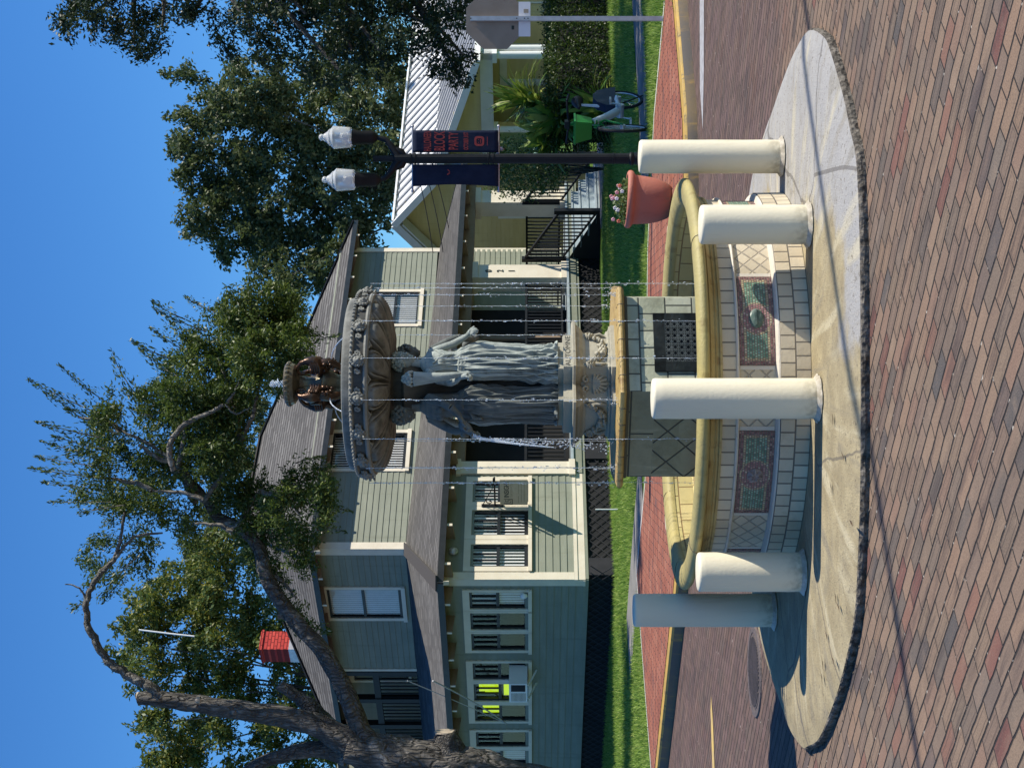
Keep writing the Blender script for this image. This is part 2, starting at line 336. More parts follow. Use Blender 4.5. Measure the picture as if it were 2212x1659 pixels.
def m_siding(name,c1,c2):
    s=S(name); p=s.obj(); g=s.noise(s.vscale(p,.6,.6,3.),2.,4.); col=s.mix(s.ss(g,.35,.7),c1,c2); st=s.noise(s.vscale(p,3.,3.,.25),2.5,5.,.7); col=s.mix(s.ss(st,.52,.75,0.,.45),col,(c1[0]*.62,c1[1]*.60,c1[2]*.55)); x,y,z=s.sep(p)[:3]; bj=s.rand(s.comb(s.math('FLOOR',s.math('MULTIPLY',z,7.4)),s.math('FLOOR',s.math('ADD',s.math('MULTIPLY',s.math('ADD',x,y),.22),s.math('MULTIPLY',s.math('FLOOR',s.math('MULTIPLY',z,7.4)),.37))),0.)); col=s.mix(s.math('MULTIPLY',bj,.22),col,(c1[0]*.7,c1[1]*.7,c1[2]*.68))
    s.bump(s.noise(s.vscale(p,1,1,10),9.,3.),.002); return s.out(col,.7,.3)
def m_shingle(name='roof_shingle',c=((.095,.093,.088),(.165,.160,.150),(.23,.224,.21))):
    s=S(name); uvn=s.n('UVMap'); u,v,_=s.sep(uvn.outputs[0])[:3]
    v2=s.math('ADD',v,s.math('MULTIPLY',s.math('SUBTRACT',s.noise(s.comb(u,v,0.),2.3,3.),.5),.10))
    idv,m,d,fu,fv=s.bricks(u,v2,.45,.17,.045,.03,.5,4.); r=s.rand(idv)
    col=s.mix(s.ss(r,0.,1.),c[0],c[1]); col=s.mix(s.ss(s.noise(s.obj(),.8,4.),.4,.75,0.,.5),col,c[2]); col=s.mix(s.ss(s.noise(s.vscale(uvn.outputs[0],3,.6,1),3.,4.),.55,.75,0.,.45),col,c[0])
    col=s.mix(m,(.075,.07,.066),col); s.bump(s.math('ADD',s.math('MULTIPLY',s.math('SUBTRACT',1.,fv),1.),s.math('MULTIPLY',r,.4)),.04); return s.out(col,.95,.1)  # wide dark course bands, with the butt shadow line painted in
def m_leaf(name,c1,c2,c3,tr=.25,rough=.45):
    s=S(name); r=s.island(); g=s.noise(s.obj(),.9,2.)
    col=s.ramp(r,[(0,c1),(.5,c2),(.93,c3)]); col=s.mix(s.ss(g,.35,.65,0.,.5),col,c1)
    s.out(col,rough,.3)
    t=s.n('BsdfTranslucent'); mx=s.n('MixShader'); s.set(t.inputs[0],s.mix(.35,col,(c3[0],c3[1]*1.3,c3[2]*.5)))
    mx.inputs[0].default_value=tr; s.t.links.new(s.b.outputs[0],mx.inputs[1]); s.t.links.new(t.outputs[0],mx.inputs[2]); s.t.links.new(mx.outputs[0],s.o.inputs[0]); return s.m
def m_bark(name,c1,c2,c3,zs=.25,sc_=14.):
    s=S(name); p=s.obj(); v=s.noise(s.vscale(p,1,1,zs),sc_,6.,.75); w=s.noise(p,2.2,4.)
    ve=s.vor(s.mix(.25,s.vscale(p,1,1,.22),s.n('TexNoise').outputs[1]),sc_*1.3,'DISTANCE_TO_EDGE')
    col=s.mix(s.ss(v,.35,.65),c1,c2); col=s.mix(s.ss(w,.52,.7,0.,.75),col,c3); col=s.mix(s.ss(ve,0.,.10,.45,0.),col,(.03,.026,.022))
    s.bump(s.math('ADD',v,s.ss(ve,0.,.25)),.045); return s.out(col,.9,.15)
def m_glass(name='window_glass',tint=(.02,.025,.03),refl=.045,alpha=.0):
    s=S(name); s.out(tint,.04,.6); g=s.n('BsdfGlossy'); g.inputs['Roughness'].default_value=.03; t=s.n('BsdfTransparent')
    f=s.n('LayerWeight'); k=s.math('ADD',s.math('MULTIPLY',s.math('POWER',f.outputs[1],4.),.7),refl); m1=s.n('MixShader'); s.set(m1.inputs[0],k)
    s.t.links.new(t.outputs[0],m1.inputs[1]); s.t.links.new(g.outputs[0],m1.inputs[2]); s.t.links.new(m1.outputs[0],s.o.inputs[0]); return s.m
def m_water(name):
    s=S(name); s.b.inputs['Transmission Weight'].default_value=.65; s.b.inputs['IOR'].default_value=1.33; return s.out((.92,.96,1.),.08,.6)
def m_grass():
    s=S('grass_blades'); r=s.island(); g=s.noise(s.obj(),.7,3.)
    col=s.ramp(r,[(0,(.13,.23,.03)),(.5,(.23,.35,.05)),(.9,(.38,.45,.12))]); col=s.mix(s.ss(g,.4,.7,0.,.5),col,(.10,.22,.03)); s.out(col,.6,.3)
    t=s.n('BsdfTranslucent'); mx=s.n('MixShader'); s.set(t.inputs[0],col); mx.inputs[0].default_value=.35
    s.t.links.new(s.b.outputs[0],mx.inputs[1]); s.t.links.new(t.outputs[0],mx.inputs[2]); s.t.links.new(mx.outputs[0],s.o.inputs[0]); return s.m
M={}
M['street']=m_street(); M['pad']=m_pad(); M['apron']=m_apron(); M['chip']=m_chip()
M['bollard']=m_stucco('painted_stucco',(.74,.68,.51),(.68,.60,.43),.0014,60.)
M['tile_base']=m_tilecyl('base_tile',.079,.0875,0.,(.52,.44,.31),(.64,.545,.39),1.22)
M['tile_top']=m_tilecyl('upper_tile',.079,.115,.40,(.52,.445,.32),(.63,.545,.40),1.17,off=0.)
M['tile_dia']=m_tilecyl('diamond_tile',.070,.070,.2975,(.51,.44,.32),(.60,.52,.38),1.17,dia=True,joint=(.38,.33,.26))
M['ledge']=m_stucco('ledge_stone',(.62,.57,.48),(.50,.45,.36),.003)
M['mosaic']=m_mosaic()
M['rim']=m_rust('glazed_yellow_rim',(.42,.35,.13),(.34,.29,.12),(.26,.20,.07),3.)
M['cornice']=m_rust('yellow_brown_cornice',(.36,.25,.09),(.42,.34,.16),(.20,.12,.045),4.)
M['innertile']=m_tilecyl('yellow_inner_tile',.15,.11,0.,(.50,.43,.18),(.58,.48,.22),1.1,joint=(.3,.2,.08))
M['ped_r']=m_face('green_block_tile',.118,.165,(.34,.35,.24),(.47,.47,.34))
M['ped_l']=m_face('green_diamond_tile',.33,.15,(.17,.17,.105),(.23,.22,.14),dia=True,joint=(.035,.035,.025),dark=.6)
M['cap']=m_rust('ochre_glazed_cap',(.36,.24,.08),(.44,.32,.12),(.20,.11,.035),6.)
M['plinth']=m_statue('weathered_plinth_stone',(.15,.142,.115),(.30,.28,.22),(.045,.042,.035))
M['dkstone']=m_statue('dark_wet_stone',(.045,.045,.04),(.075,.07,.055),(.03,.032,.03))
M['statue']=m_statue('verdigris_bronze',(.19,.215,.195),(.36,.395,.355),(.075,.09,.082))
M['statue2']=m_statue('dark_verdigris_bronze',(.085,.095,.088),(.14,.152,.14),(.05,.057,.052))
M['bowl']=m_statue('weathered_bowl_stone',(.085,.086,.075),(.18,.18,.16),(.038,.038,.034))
M['bronze']=simple('brown_bronze',(.10,.045,.018),(.05,.03,.018),18.,.28,.003,60.,.6,.6)
M['bronze_b']=simple('aged_bronze',(.16,.13,.07),(.06,.05,.035),18.,.35,.003,60.,.6,.4)
M['iron']=simple('grille_iron',(.02,.022,.022),(.045,.048,.046),12.,.28,.002,60.,.6,.7)
M['black']=simple('black_paint',(.010,.011,.012),(.015,.016,.018),8.,.5,.0,40.,.2)
M['pool']=m_glass('pool_water',refl=.15)
M['water']=m_water('falling_water')
M['curby']=m_rust('yellow_curb_paint',(.55,.34,.07),(.42,.28,.08),(.12,.095,.06),5.)
M['curbf']=m_rust('dirty_curb_face',(.17,.12,.06),(.10,.085,.07),(.48,.28,.05),2.)
M['conc']=simple('sidewalk_concrete',(.18,.175,.16),(.25,.24,.22),2.5,.85,.004,60.,.2)
M['concl']=simple('pale_concrete_edging',(.50,.46,.42),(.60,.56,.5),4.,.85,.004,60.,.2)
M['lawn']=simple('lawn_soil_green',(.06,.12,.02),(.09,.16,.03),1.5,.9,.01,60.,.1)
M['grass']=m_grass()
M['sid']=m_siding('sage_siding',(.215,.232,.178),(.255,.272,.21))
M['sid2']=m_siding('olive_siding',(.215,.232,.178),(.255,.272,.21))
M['ysid']=m_siding('yellow_siding',(.54,.46,.23),(.60,.52,.27))
M['trim']=simple('cream_trim',(.64,.575,.45),(.71,.65,.52),3.,.6,.001,30.,.35)
M['wtrim']=simple('grey_white_trim',(.58,.60,.58),(.66,.67,.65),3.,.55,.0,30.,.35)
M['sash']=simple('dark_window_sash',(.012,.014,.016),(.02,.022,.024),5.,.4)
M['glass']=m_glass()
M['blind']=simple('window_blind',(.60,.61,.60),(.66,.67,.66),5.,.6)
M['dark']=simple('dark_interior',(.012,.013,.014),(.02,.02,.02),2.,.9)
M['lat']=simple('dark_lattice',(.015,.016,.02),(.03,.03,.034),2.,.8)
M['roof']=m_shingle()
M['metal_roof']=simple('galvalume_roof',(.70,.71,.70),(.78,.78,.77),2.,.38,.0,30.,.5)
M['metal_seam']=simple('roof_batten_shade',(.30,.31,.32),(.35,.36,.37),2.,.5)
M['soffit']=simple('brown_soffit',(.23,.17,.12),(.28,.21,.15),3.,.7)
def m_redb():
    s=S('red_painted_brick'); x,y,z=s.sep(s.obj())[:3]; idv,m,d,fu,fv=s.bricks(s.math('MULTIPLY',s.math('ADD',x,y),.7),z,.2,.085,.014,.006)
    x2=s.math('SUBTRACT',x,y); col=s.mix(s.rand(idv),(.40,.035,.03),(.56,.07,.05)); col=s.mix(m,(.20,.02,.018),col); s.bump(m,.015); return s.out(col,.7,.2)
M['redb']=m_redb()
M['deck']=simple('blue_grey_step',(.27,.33,.35),(.36,.42,.44),5.,.55,.002)
M['bark']=m_bark('oak_bark',(.085,.078,.068),(.18,.168,.15),(.36,.345,.315))
M['bark2']=m_bark('pale_limb_bark',(.16,.145,.12),(.25,.235,.20),(.36,.34,.30),.6,12.)
M['cut']=simple('cut_wood',(.42,.36,.27),(.32,.26,.19),10.,.8,.01,30.)
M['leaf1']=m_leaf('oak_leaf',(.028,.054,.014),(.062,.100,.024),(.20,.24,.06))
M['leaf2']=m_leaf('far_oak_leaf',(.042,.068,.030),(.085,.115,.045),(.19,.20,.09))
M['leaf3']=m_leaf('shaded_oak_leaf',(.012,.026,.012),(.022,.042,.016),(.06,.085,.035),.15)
M['leaf4']=m_leaf('yellowing_leaf',(.050,.092,.026),(.088,.135,.034),(.30,.27,.06))
M['hedge']=m_leaf('hedge_leaf',(.018,.038,.010),(.034,.064,.015),(.10,.13,.035))
M['frond']=m_leaf('strap_leaf',(.06,.14,.025),(.14,.25,.04),(.34,.37,.10))
M['rosel']=m_leaf('shrub_leaf',(.06,.11,.03),(.11,.17,.05),(.27,.30,.14))
M['terra']=m_stucco('terracotta',(.44,.165,.11),(.37,.135,.095),.003,40.)
M['petal']=simple('pink_petal',(.75,.22,.25),(.85,.55,.55),30.,.6)
M['petalw']=simple('white_petal',(.8,.7,.68),(.85,.8,.78),30.,.6)
M['orange']=simple('orange_petal',(.75,.12,.07),(.8,.25,.15),30.,.6)
M['globe']=S('frosted_acrylic'); 
_s=M['globe']; _s.b.inputs['Transmission Weight'].default_value=.55; _s.b.inputs['IOR'].default_value=1.35; M['globe']=_s.out((.86,.88,.87),.22,.6)
M['navy']=simple('navy_banner_cloth',(.012,.018,.038),(.018,.026,.05),6.,.8,.003,20.,.1)
M['redink']=simple('faded_red_ink',(.36,.06,.05),(.30,.05,.045),10.,.8)
M['alu']=simple('sign_back_aluminium',(.27,.21,.155),(.31,.245,.185),6.,.5,.0,30.,.5,.35)
M['gril']=simple('grille_bars',(.09,.095,.09),(.16,.165,.155),12.,.35,.0,30.,.5,.6)
M['galv']=simple('galvanised_post',(.42,.42,.43),(.52,.52,.53),12.,.4,.0,30.,.5,.5)
M['white']=simple('white_paint',(.78,.78,.76),(.82,.82,.8),5.,.4)
M['wframe']=simple('pale_bike_frame',(.50,.52,.56),(.56,.58,.61),5.,.35)
M['green']=simple('green_plastic',(.012,.17,.03),(.016,.21,.04),5.,.35)
M['tealink']=simple('dark_green_ink',(.02,.10,.06),(.02,.12,.07),5.,.5)
M['rubber']=simple('rubber',(.012,.012,.013),(.02,.02,.022),20.,.7)
M['bluecloth']=simple('dark_blue_panel',(.012,.017,.035),(.016,.022,.045),8.,.6)
M['beige']=simple('sign_board_beige',(.50,.43,.31),(.54,.47,.35),8.,.6)
M['ink']=simple('dark_ink',(.03,.04,.035),(.04,.05,.045),8.,.7)
M['ink2']=simple('faded_ink',(.34,.30,.22),(.36,.31,.23),8.,.7)
M['rope']=simple('cable_black',(.015,.015,.016),(.02,.02,.02),8.,.6)
M['ropeg']=simple('pale_service_cable',(.45,.46,.47),(.5,.5,.52),8.,.5)
M['mh']=simple('cast_iron_cover',(.10,.085,.08),(.14,.115,.11),10.,.7,.01,60.)
M['yline']=simple('worn_yellow_line',(.60,.42,.12),(.45,.33,.16),9.,.8)
M['wline']=simple('worn_white_line',(.42,.42,.42),(.30,.29,.29),14.,.85)
M['deadleaf']=simple('dry_leaf',(.09,.055,.03),(.14,.09,.05),30.,.8)
_n=S('neon_yellow_added_glow'); _n.b.inputs['Emission Color'].default_value=(.62,.85,.0,1); _n.b.inputs['Emission Strength'].default_value=.55; M['neon']=_n.out((.55,.75,.02),.6,.2)  # yellow shapes behind the glass, given added emission of unknown source
# ---------------- ground ----------------
ZP=.07; FC=Vector((0,9.78,0))      # island top height, fountain centre
mb=MB(); mb.add([(-250,-60,0),(250,-60,0),(250,420,0),(-250,420,0)],[(0,1,2,3)])
st=mb.build('street',M['street']); tag(st,kind='structure')
def bez(a,c,b,n=14): return [((1-t)**2*a[0]+2*t*(1-t)*c[0]+t*t*b[0],(1-t)**2*a[1]+2*t*(1-t)*c[1]+t*t*b[1]) for t in [i/n for i in range(n+1)]]
far_l=(-64.,76.); cl=(-2.75,16.57); cr=(2.75,15.16); far_r=(86.,75.)
curb=[far_l,(-20.,33.55)]+[(-4.6,18.36)]+bez(cl,(-.6,14.3),cr)+[(4.07,16.1),(6.5,17.95),(20.,28.)]+[far_r]
def offs(line,d):
    out=[]
    for i,p in enumerate(line):
        a=Vector(line[max(i-1,0)]);b=Vector(line[min(i+1,len(line)-1)]); t=(b-a).normalized(); out.append((p[0]-t.y*d,p[1]+t.x*d))
    return out
c2=offs(curb,.02); c3=offs(curb,.17)
def strip(A,za,B,zb,name,mat,kind='structure',**k):
    mb=MB(); n=len(A)
    mb.add([(p[0],p[1],za) for p in A]+[(p[0],p[1],zb) for p in B],[(i,i+1,n+i+1,n+i) for i in range(n-1)])
    o=mb.build(name,mat,smooth=True); return tag(o,kind=kind)
mb=MB(); n=len(curb); rows=[(curb,0.),(offs(curb,.008),.10),(c2,.125),(c3,.13),(c3,.0)]
mb.add([(p[0],p[1],z) for L,z in rows for p in L],[(r*n+i,r*n+i+1,(r+1)*n+i+1,(r+1)*n+i) for r in range(4) for i in range(n-1)])
cb=mb.build('curb',M['curbf'],smooth=True,ang=30); tag(cb,kind='structure')
cb.data.materials.append(M['curby'])
for p in cb.data.polygons:
    if (n-1)<=p.index<3*(n-1): p.material_index=1
lawn=[(p[0],p[1]) for p in c3]+[(140,300),(-140,300)]
mb=MB(); mb.add([(p[0],p[1],.115) for p in lawn],[tuple(range(len(lawn)))]); lw=mb.build('lawn',M['lawn']); tag(lw,kind='structure')
# red brick corner pad, concrete walks
front=[p for p in c3 if -5.3<p[0]<5.2]
front=[(-5.05,19.0)]+[p for p in c3 if -4.7<p[0]<4.3]+[(4.75,16.95)]
back=[(4.30,16.83+.45),(3.3,18.75),(1.75,19.75),(-1.28,20.2),(-2.75,21.9),(-3.43,21.1),(-4.8,19.35)]
pad=front+back
mb=MB(); mb.add([(p[0],p[1],.135) for p in pad],[tuple(range(len(pad)))]); pd=mb.build('brick_sidewalk',M['pad']); tag(pd,kind='structure')
def ribbon(line,w,z,name,mat):
    A=offs(line,-w/2);B=offs(line,w/2); return strip(A,z,B,z,name,mat)
ribbon([(4.35,17.32),(3.32,18.78),(1.78,19.8),(-1.28,20.25),(-2.75,21.95)],.075,.139,'pale_edging',M['concl'])
ribbon([(-2.78,21.9),(-3.45,21.1),(-4.85,19.3),(-5.1,19.0)],.07,.1395,'pale_edging',M['concl'])
ribbon([(2.5,20.3),(4.2,21.0),(9.,24.6),(20,33)],1.35,.127,'concrete_walk',M['conc'])
ribbon([(-1.4,21.0),(-2.6,22.35),(-4.2,23.95)],1.25,.127,'concrete_walk',M['conc'])
# road markings
def patch(poly,z,name,mat):
    mb=MB(); mb.add([(p[0],p[1],z) for p in poly],[tuple(range(len(poly)))]); return tag(mb.build(name,mat),kind='structure')
patch([(-2.86,13.93),(-3.0,13.98),(-6.4,13.0),(-6.4,12.78),(-3.1,13.78)],.004,'yellow_road_line',M['yline'])
patch([(2.45,14.62),(2.9,14.86),(6.5,14.95),(6.5,14.5),(3.0,14.52)],.004,'white_road_line',M['wline'])
mb=MB(); mb.lathe([(0.001,.012),(.27,.012),(.27,.008),(.285,.008),(.285,.012),(.33,.012),(.335,0)],48,(-2.12,11.2))
mh=thing('manhole_cover','round cast iron manhole cover with diagonal ribs in the street behind the shaded tall bollard','manhole cover',(-2.12,11.2,0))
mb.build('cover_plate',M['mh'],mh); mb=MB()
for i in range(-11,12):
    o=i*.024; h=math.sqrt(max(.255**2-o*o,0))
    if h>.02: mb.bar((-2.12+o*.707-h*.707,11.2+o*.707+h*.707,.014),(-2.12+o*.707+h*.707,11.2+o*.707-h*.707,.014),.009,.008)
mb.build('tread_ribs',M['mh'],mh)
# ---------------- concrete island ----------------
k=1.033
pts=[(7.99,1.84),(8.42,1.965),(8.89,1.937),(9.30,1.848),(9.67,1.76)]
right=[(1.24,7.31),(1.41,7.45),(1.71,7.78),(1.84,7.99),(1.965,8.42),(1.937,8.89),(1.85,9.30),(1.745,9.67),(1.66,10.0)]
leftp=[(-1.68,10.24),(-1.83,9.89),(-1.985,9.31),(-2.06,8.99),(-2.065,8.6),(-2.02,8.43),(-1.91,8.12),(-1.73,7.84),(-1.52,7.57),(-1.31,7.36),(-1.10,7.20),(-.859,7.13),(-.447,7.07),(.1,7.065),(.658,7.085),(1.05,7.16)]
backp=[(1.45,10.55),(1.1,10.95),(.6,11.2),(0,11.3),(-.6,11.2),(-1.15,10.95),(-1.5,10.55)]
isl=[(x*1.048,y*1.048) for x,y in leftp+right+backp]
def dens(poly,m=6):
    out=[];n=len(poly)
    for i in range(n):
        p0,p1,p2,p3=[Vector(poly[(i+j-1)%n]) for j in range(4)]
        for t in [j/m for j in range(m)]:
            out.append(.5*((2*p1)+(-p0+p2)*t+(2*p0-5*p1+4*p2-p3)*t*t+(-p0+3*p1-3*p2+p3)*t**3))
    return out
isd=dens(isl,10); c0=Vector((0,9.5)); nI=len(isd)
isr=thing('concrete_island','',None,(0,9.5,ZP)); isr['kind']='structure'
rings=[]
for sca,z in ((.001,ZP+.002),(.5,ZP+.001),(.85,ZP),(.93,ZP-.006),(.98,ZP-.020),(.996,ZP-.026)):
    rings.append([(c0.x+(p.x-c0.x)*sca,c0.y+(p.y-c0.y)*sca,z) for p in isd])
mb=MB(); mb.loft(rings,False,False); mb.build('island_top',M['apron'],isr,True,30)
rings=[]
for j,(sca,z) in enumerate(((.996,ZP-.026),(1.,ZP-.032),(1.002,ZP-.045),(1.001,ZP-.058),(1.0,-.005))):
    rings.append([(c0.x+(p.x-c0.x)*(sca+rnd.uniform(-.0010,.0010)*(j>0)),c0.y+(p.y-c0.y)*(sca+rnd.uniform(-.0010,.0010)*(j>0)),z+rnd.uniform(-.004,.004)*(0<j<4)) for p in isd])
mb=MB(); mb.loft(rings,False,False); mb.build('island_edge',M['chip'],isr)
mb=MB()
for i in range(150):
    a=rnd.random()*2*math.pi; p=isd[int(a/(2*math.pi)*nI)]; s_=1+rnd.uniform(.002,.035)*rnd.random(); r=rnd.uniform(.002,.007)
    q=(c0.x+(p.x-c0.x)*s_,c0.y+(p.y-c0.y)*s_,r*.3); mb.ball(q,(r*rnd.uniform(.7,1.5),r,r*.6),5,3)
tag(mb.build('mortar_crumbs',M['chip']),'crumbs of broken mortar scattered along the foot of the round concrete island','rubble',kind='stuff')
# dry leaves on the island
for i,(dx,dy,a) in enumerate([(1806,1290,.3),(1812,1310,1.),(1786,1372,.6),(1778,1432,.2),(1800,1424,.9),(1776,1462,.5),(1841,1130,1.2),(1800,905,.1),(1822,985,.7),(1796,1052,.4)]):
    q=G(dx,dy,ZP+.008); mb=MB(frame(q,(math.cos(a),math.sin(a),0),(-math.sin(a),math.cos(a),0),(0,0,1)))
    w=.012; L=.03+.02*rnd.random(); mb.add([(-L,0,.004),(0,w,.001),(L,0,.008),(0,-w,.006),(0,0,.0)],[(0,4,1),(1,4,2),(2,4,3),(3,4,0)])
    o=mb.build('fallen_leaf',M['deadleaf']); tag(o,'small dry brown leaf lying on the concrete island in front of the fountain','leaf','dry leaves on the concrete island')
# ---------------- bollards ----------------
bl=[(-.08,8.34,.92,.112,'tall cream bollard directly in front of the corner between the two near pedestal faces'),
(.905,8.62,.625,.112,'short cream bollard in front of the right half of the basin, before the mosaic wall'),
(1.43,9.55,.905,.105,'tall sunlit bollard right of the basin, in front of the lamp post foot'),
(-1.09,8.80,.62,.114,'short cream bollard at the left end of the basin, half sunlit and half shaded'),
(-1.47,9.86,.92,.107,'tall bollard left of the basin, wholly in grey shade'),
(1.02,10.72,.62,.11,'bollard whose sunlit white top shows behind the right back of the basin rim'),
(-.95,10.86,.62,.105,'bollard whose sunlit white top shows behind the left back of the basin rim')]
for i,(x,y,h,r,lab) in enumerate(bl):
    t=thing('bollard',lab,'bollard',(x,y,ZP),'painted bollards in a ring round the fountain')
    mb=MB(); prof=[(r*1.0,ZP-.01)]
    for j in range(9): prof.append((r*(1+.006*math.sin(j*2.1)),ZP+h*(.05+.11*j)))
    prof+= [(r,ZP+h-.016),(r-.003,ZP+h-.006),(r-.012,ZP+h),(r*.5,ZP+h+.004),(.001,ZP+h+.006)]
    mb.lathe(prof,40,(x,y)); mb.build('post',M['bollard'],t,True,50)
    mb=MB(); 
    def fn(i_,a,rr,z,ph=i): return (rr+ (.005*math.sin(a*7+ph)+.004*math.sin(a*13+2*ph))*(i_<2),z)
    mb.lathe([(r+.022,ZP+.008),(r+.014,ZP+.016),(r+.001,ZP+.03),(r-.004,ZP+.035)],40,(x,y),fn=fn); mb.build('grout_collar',M['ledge'],t,True)
# ---------------- fountain ----------------
fo=thing('fountain','tiered fountain with round mosaic basin, green tiled pedestal, draped women and fluted upper bowl','fountain',(0,9.78,ZP))
CX,CYF=0.,9.78; cc=(CX,CYF)
mb=MB(); mb.lathe([(1.225,ZP),(1.222,ZP+.172),(1.215,ZP+.175)],120,cc); mb.build('basin_base',M['tile_base'],fo,True,30)
mb=MB(); mb.lathe([(1.215,ZP+.175),(1.212,ZP+.183),(1.185,ZP+.193),(1.165,ZP+.195)],120,cc); mb.build('stone_ledge',M['ledge'],fo,True,25)
mb=MB(); mb.lathe([(1.168,ZP+.195),(1.168,ZP+.402)],120,cc); band=mb.build('basin_wall',M['tile_dia'],fo,True)
mb=MB(); mb.lathe([(1.16,ZP+.400),(1.188,ZP+.403),(1.192,ZP+.41),(1.188,ZP+.418),(1.178,ZP+.42)],120,cc); mb.build('ledge_moulding',M['ledge'],fo,True,25)
mb=MB(); mb.lathe([(1.178,ZP+.42),(1.178,ZP+.497)],120,cc); mb.build('basin_top_course',M['tile_top'],fo,True)
mb=MB(); mb.lathe([(1.178,ZP+.497),(1.195,ZP+.499),(1.197,ZP+.512),(1.187,ZP+.516),(1.19,ZP+.528),(1.205,ZP+.535),(1.20,ZP+.542),(1.215,ZP+.558),(1.238,ZP+.568),(1.232,ZP+.575),(1.262,ZP+.579),(1.268,ZP+.584)],120,cc); mb.build('cornice',M['cornice'],fo,True,25)
mb=MB(); mb.lathe([(1.262,.653),(1.30,.656),(1.313,.668),(1.315,.685),(1.305,.702),(1.285,.713),(1.25,.719),(1.20,.716),(1.165,.706),(1.145,.69),(1.138,.672),(1.14,.65)],140,cc); rim=mb.build('basin_rim',M['rim'],fo,True,60)
mb=MB()
for kk in range(8):
    a=R_(kk*45+18.5-22.5); 
    mb.tube([(CX+r*math.cos(a),CYF+r*math.sin(a),z) for r,z in [(1.262,.653),(1.315,.668),(1.317,.685),(1.305,.7035),(1.285,.7145),(1.25,.7205),(1.20,.7175),(1.165,.7075),(1.14,.68)]],.0022,5)
mb.build('rim_joints',M['curbf'],rim)
mb=MB(); mb.lathe([(1.145,.66),(1.13,.30)],120,cc); mb.build('inner_wall',M['innertile'],fo,True)
mb=MB(); mb.lathe([(1.128,.52),(1.11,.512),(1.10,.49),(1.128,.485)],120,cc); mb.build('inner_ledge',M['innertile'],fo,True)
mb=MB(); mb.lathe([(1.15,.30),(.01,.30)],60,cc); mb.build('basin_floor',M['dkstone'],fo)
mb=MB(); mb.lathe([(1.129,.40),(.6,.40)],120,cc,fn=lambda i,a,r,z:(r,z)); pw=mb.build('pool_water',M['pool']); tag(pw,'dark still water inside the round fountain basin','water')
# mosaic panels, medallions
def arcpatch(name,mat,parent,ang,R,half,z0,z1,n=24,thick=.006):
    mb=MB(); a0=-math.pi/2-half; a1=-math.pi/2+half
    Mr=Matrix.Translation((CX,CYF,0))@Matrix.Rotation(ang,4,'Z')
    mb.M=Mr; mb.lathe([(R-thick-.01,z0),(R,z0),(R,z1),(R-thick-.01,z1)],n,(0,0),a0=a0,a1=a1)
    # ends
    for a in (a0,a1):
        c,s_=math.cos(a),math.sin(a); mb.add([((R-thick-.01)*c,(R-thick-.01)*s_,z0),(R*c,R*s_,z0),(R*c,R*s_,z1),((R-thick-.01)*c,(R-thick-.01)*s_,z1)],[(0,1,2,3)])
    me_off=LOC[parent.name]
    o=mb.build(name,mat,parent,True,30)
    o.data.transform(Matrix.Rotation(-ang,4,'Z')); o.rotation_euler=(0,0,ang); return o
for kk in range(8):
    ang=R_(18.5+45*kk)
    o=arcpatch('mosaic_panel',M['mosaic'],band,ang,1.178,.276/1.19,ZP+.1975,ZP+.3975)
    # raised medallion in the middle
    Mr=Matrix.Translation((CX,CYF,0))@Matrix.Rotation(ang,4,'Z')@frame((0,-1.178,ZP+.2975),(1,0,0),(0,0,1),(0,-1,0))
    mb=MB(Mr); n2=9
    if kk%2==0:
        mb.ball((0,0,.002),(.060,.042,.014),14,8)
        for q in range(15):
            t=(q/14-.5)*.085; hh=.028*math.sqrt(max(0,1-(t/.05)**2)); mb.tube([(t,-hh,.006),(t+.006,0,.018),(t-.002,hh,.006)],.0032,5)
        mm=mb.build('medallion',simple('green_glaze',(.07,.12,.09),(.16,.20,.17),25.,.35) if kk==0 else M['medg'],band,True); M['medg']=mm.data.materials[0]
    else:
        mb.ball((0,0,.002),(.046,.046,.012),14,8)
        for q in range(7):
            a=q*2*math.pi/7; mb.tube([(0,0,.014),(.02*math.cos(a),.02*math.sin(a),.017),(.042*math.cos(a),.042*math.sin(a),.008)],[.004,.011,.006],6)
        if 'medp' not in M: M['medp']=simple('pale_glaze',(.36,.30,.26),(.22,.17,.16),25.,.4)
        mb.build('medallion',M['medp'],band,True)
    for sgn in (-1,1):
        arcpatch('panel_border_tile',M['ledge'],band,ang+sgn*(.288/1.178),1.172,.010,ZP+.1975,ZP+.3975,3,.002)
# pedestal hexagon
RH=.645; HA=[R_(-94+60*i) for i in range(6)]
def hx(R,i): return (CX+R*math.cos(HA[i%6]),CYF+R*math.sin(HA[i%6]))
ped=None
mb=MB()
for i in range(6):
    a=hx(RH,i); b=hx(RH,i+1); L=(Vector(b)-Vector(a)).length
    t=mb
    t.add([(a[0],a[1],.3),(b[0],b[1],.3),(b[0],b[1],1.085),(a[0],a[1],1.085)],[(0,1,2,3)],[[(0,.3),(L,.3),(L,1.085),(0,1.085)]])
ped=mb.build('pedestal',M['ped_r'],fo); ped.data.materials.append(M['ped_l'])
for i_ in (2,5): ped.data.polygons[i_].material_index=1
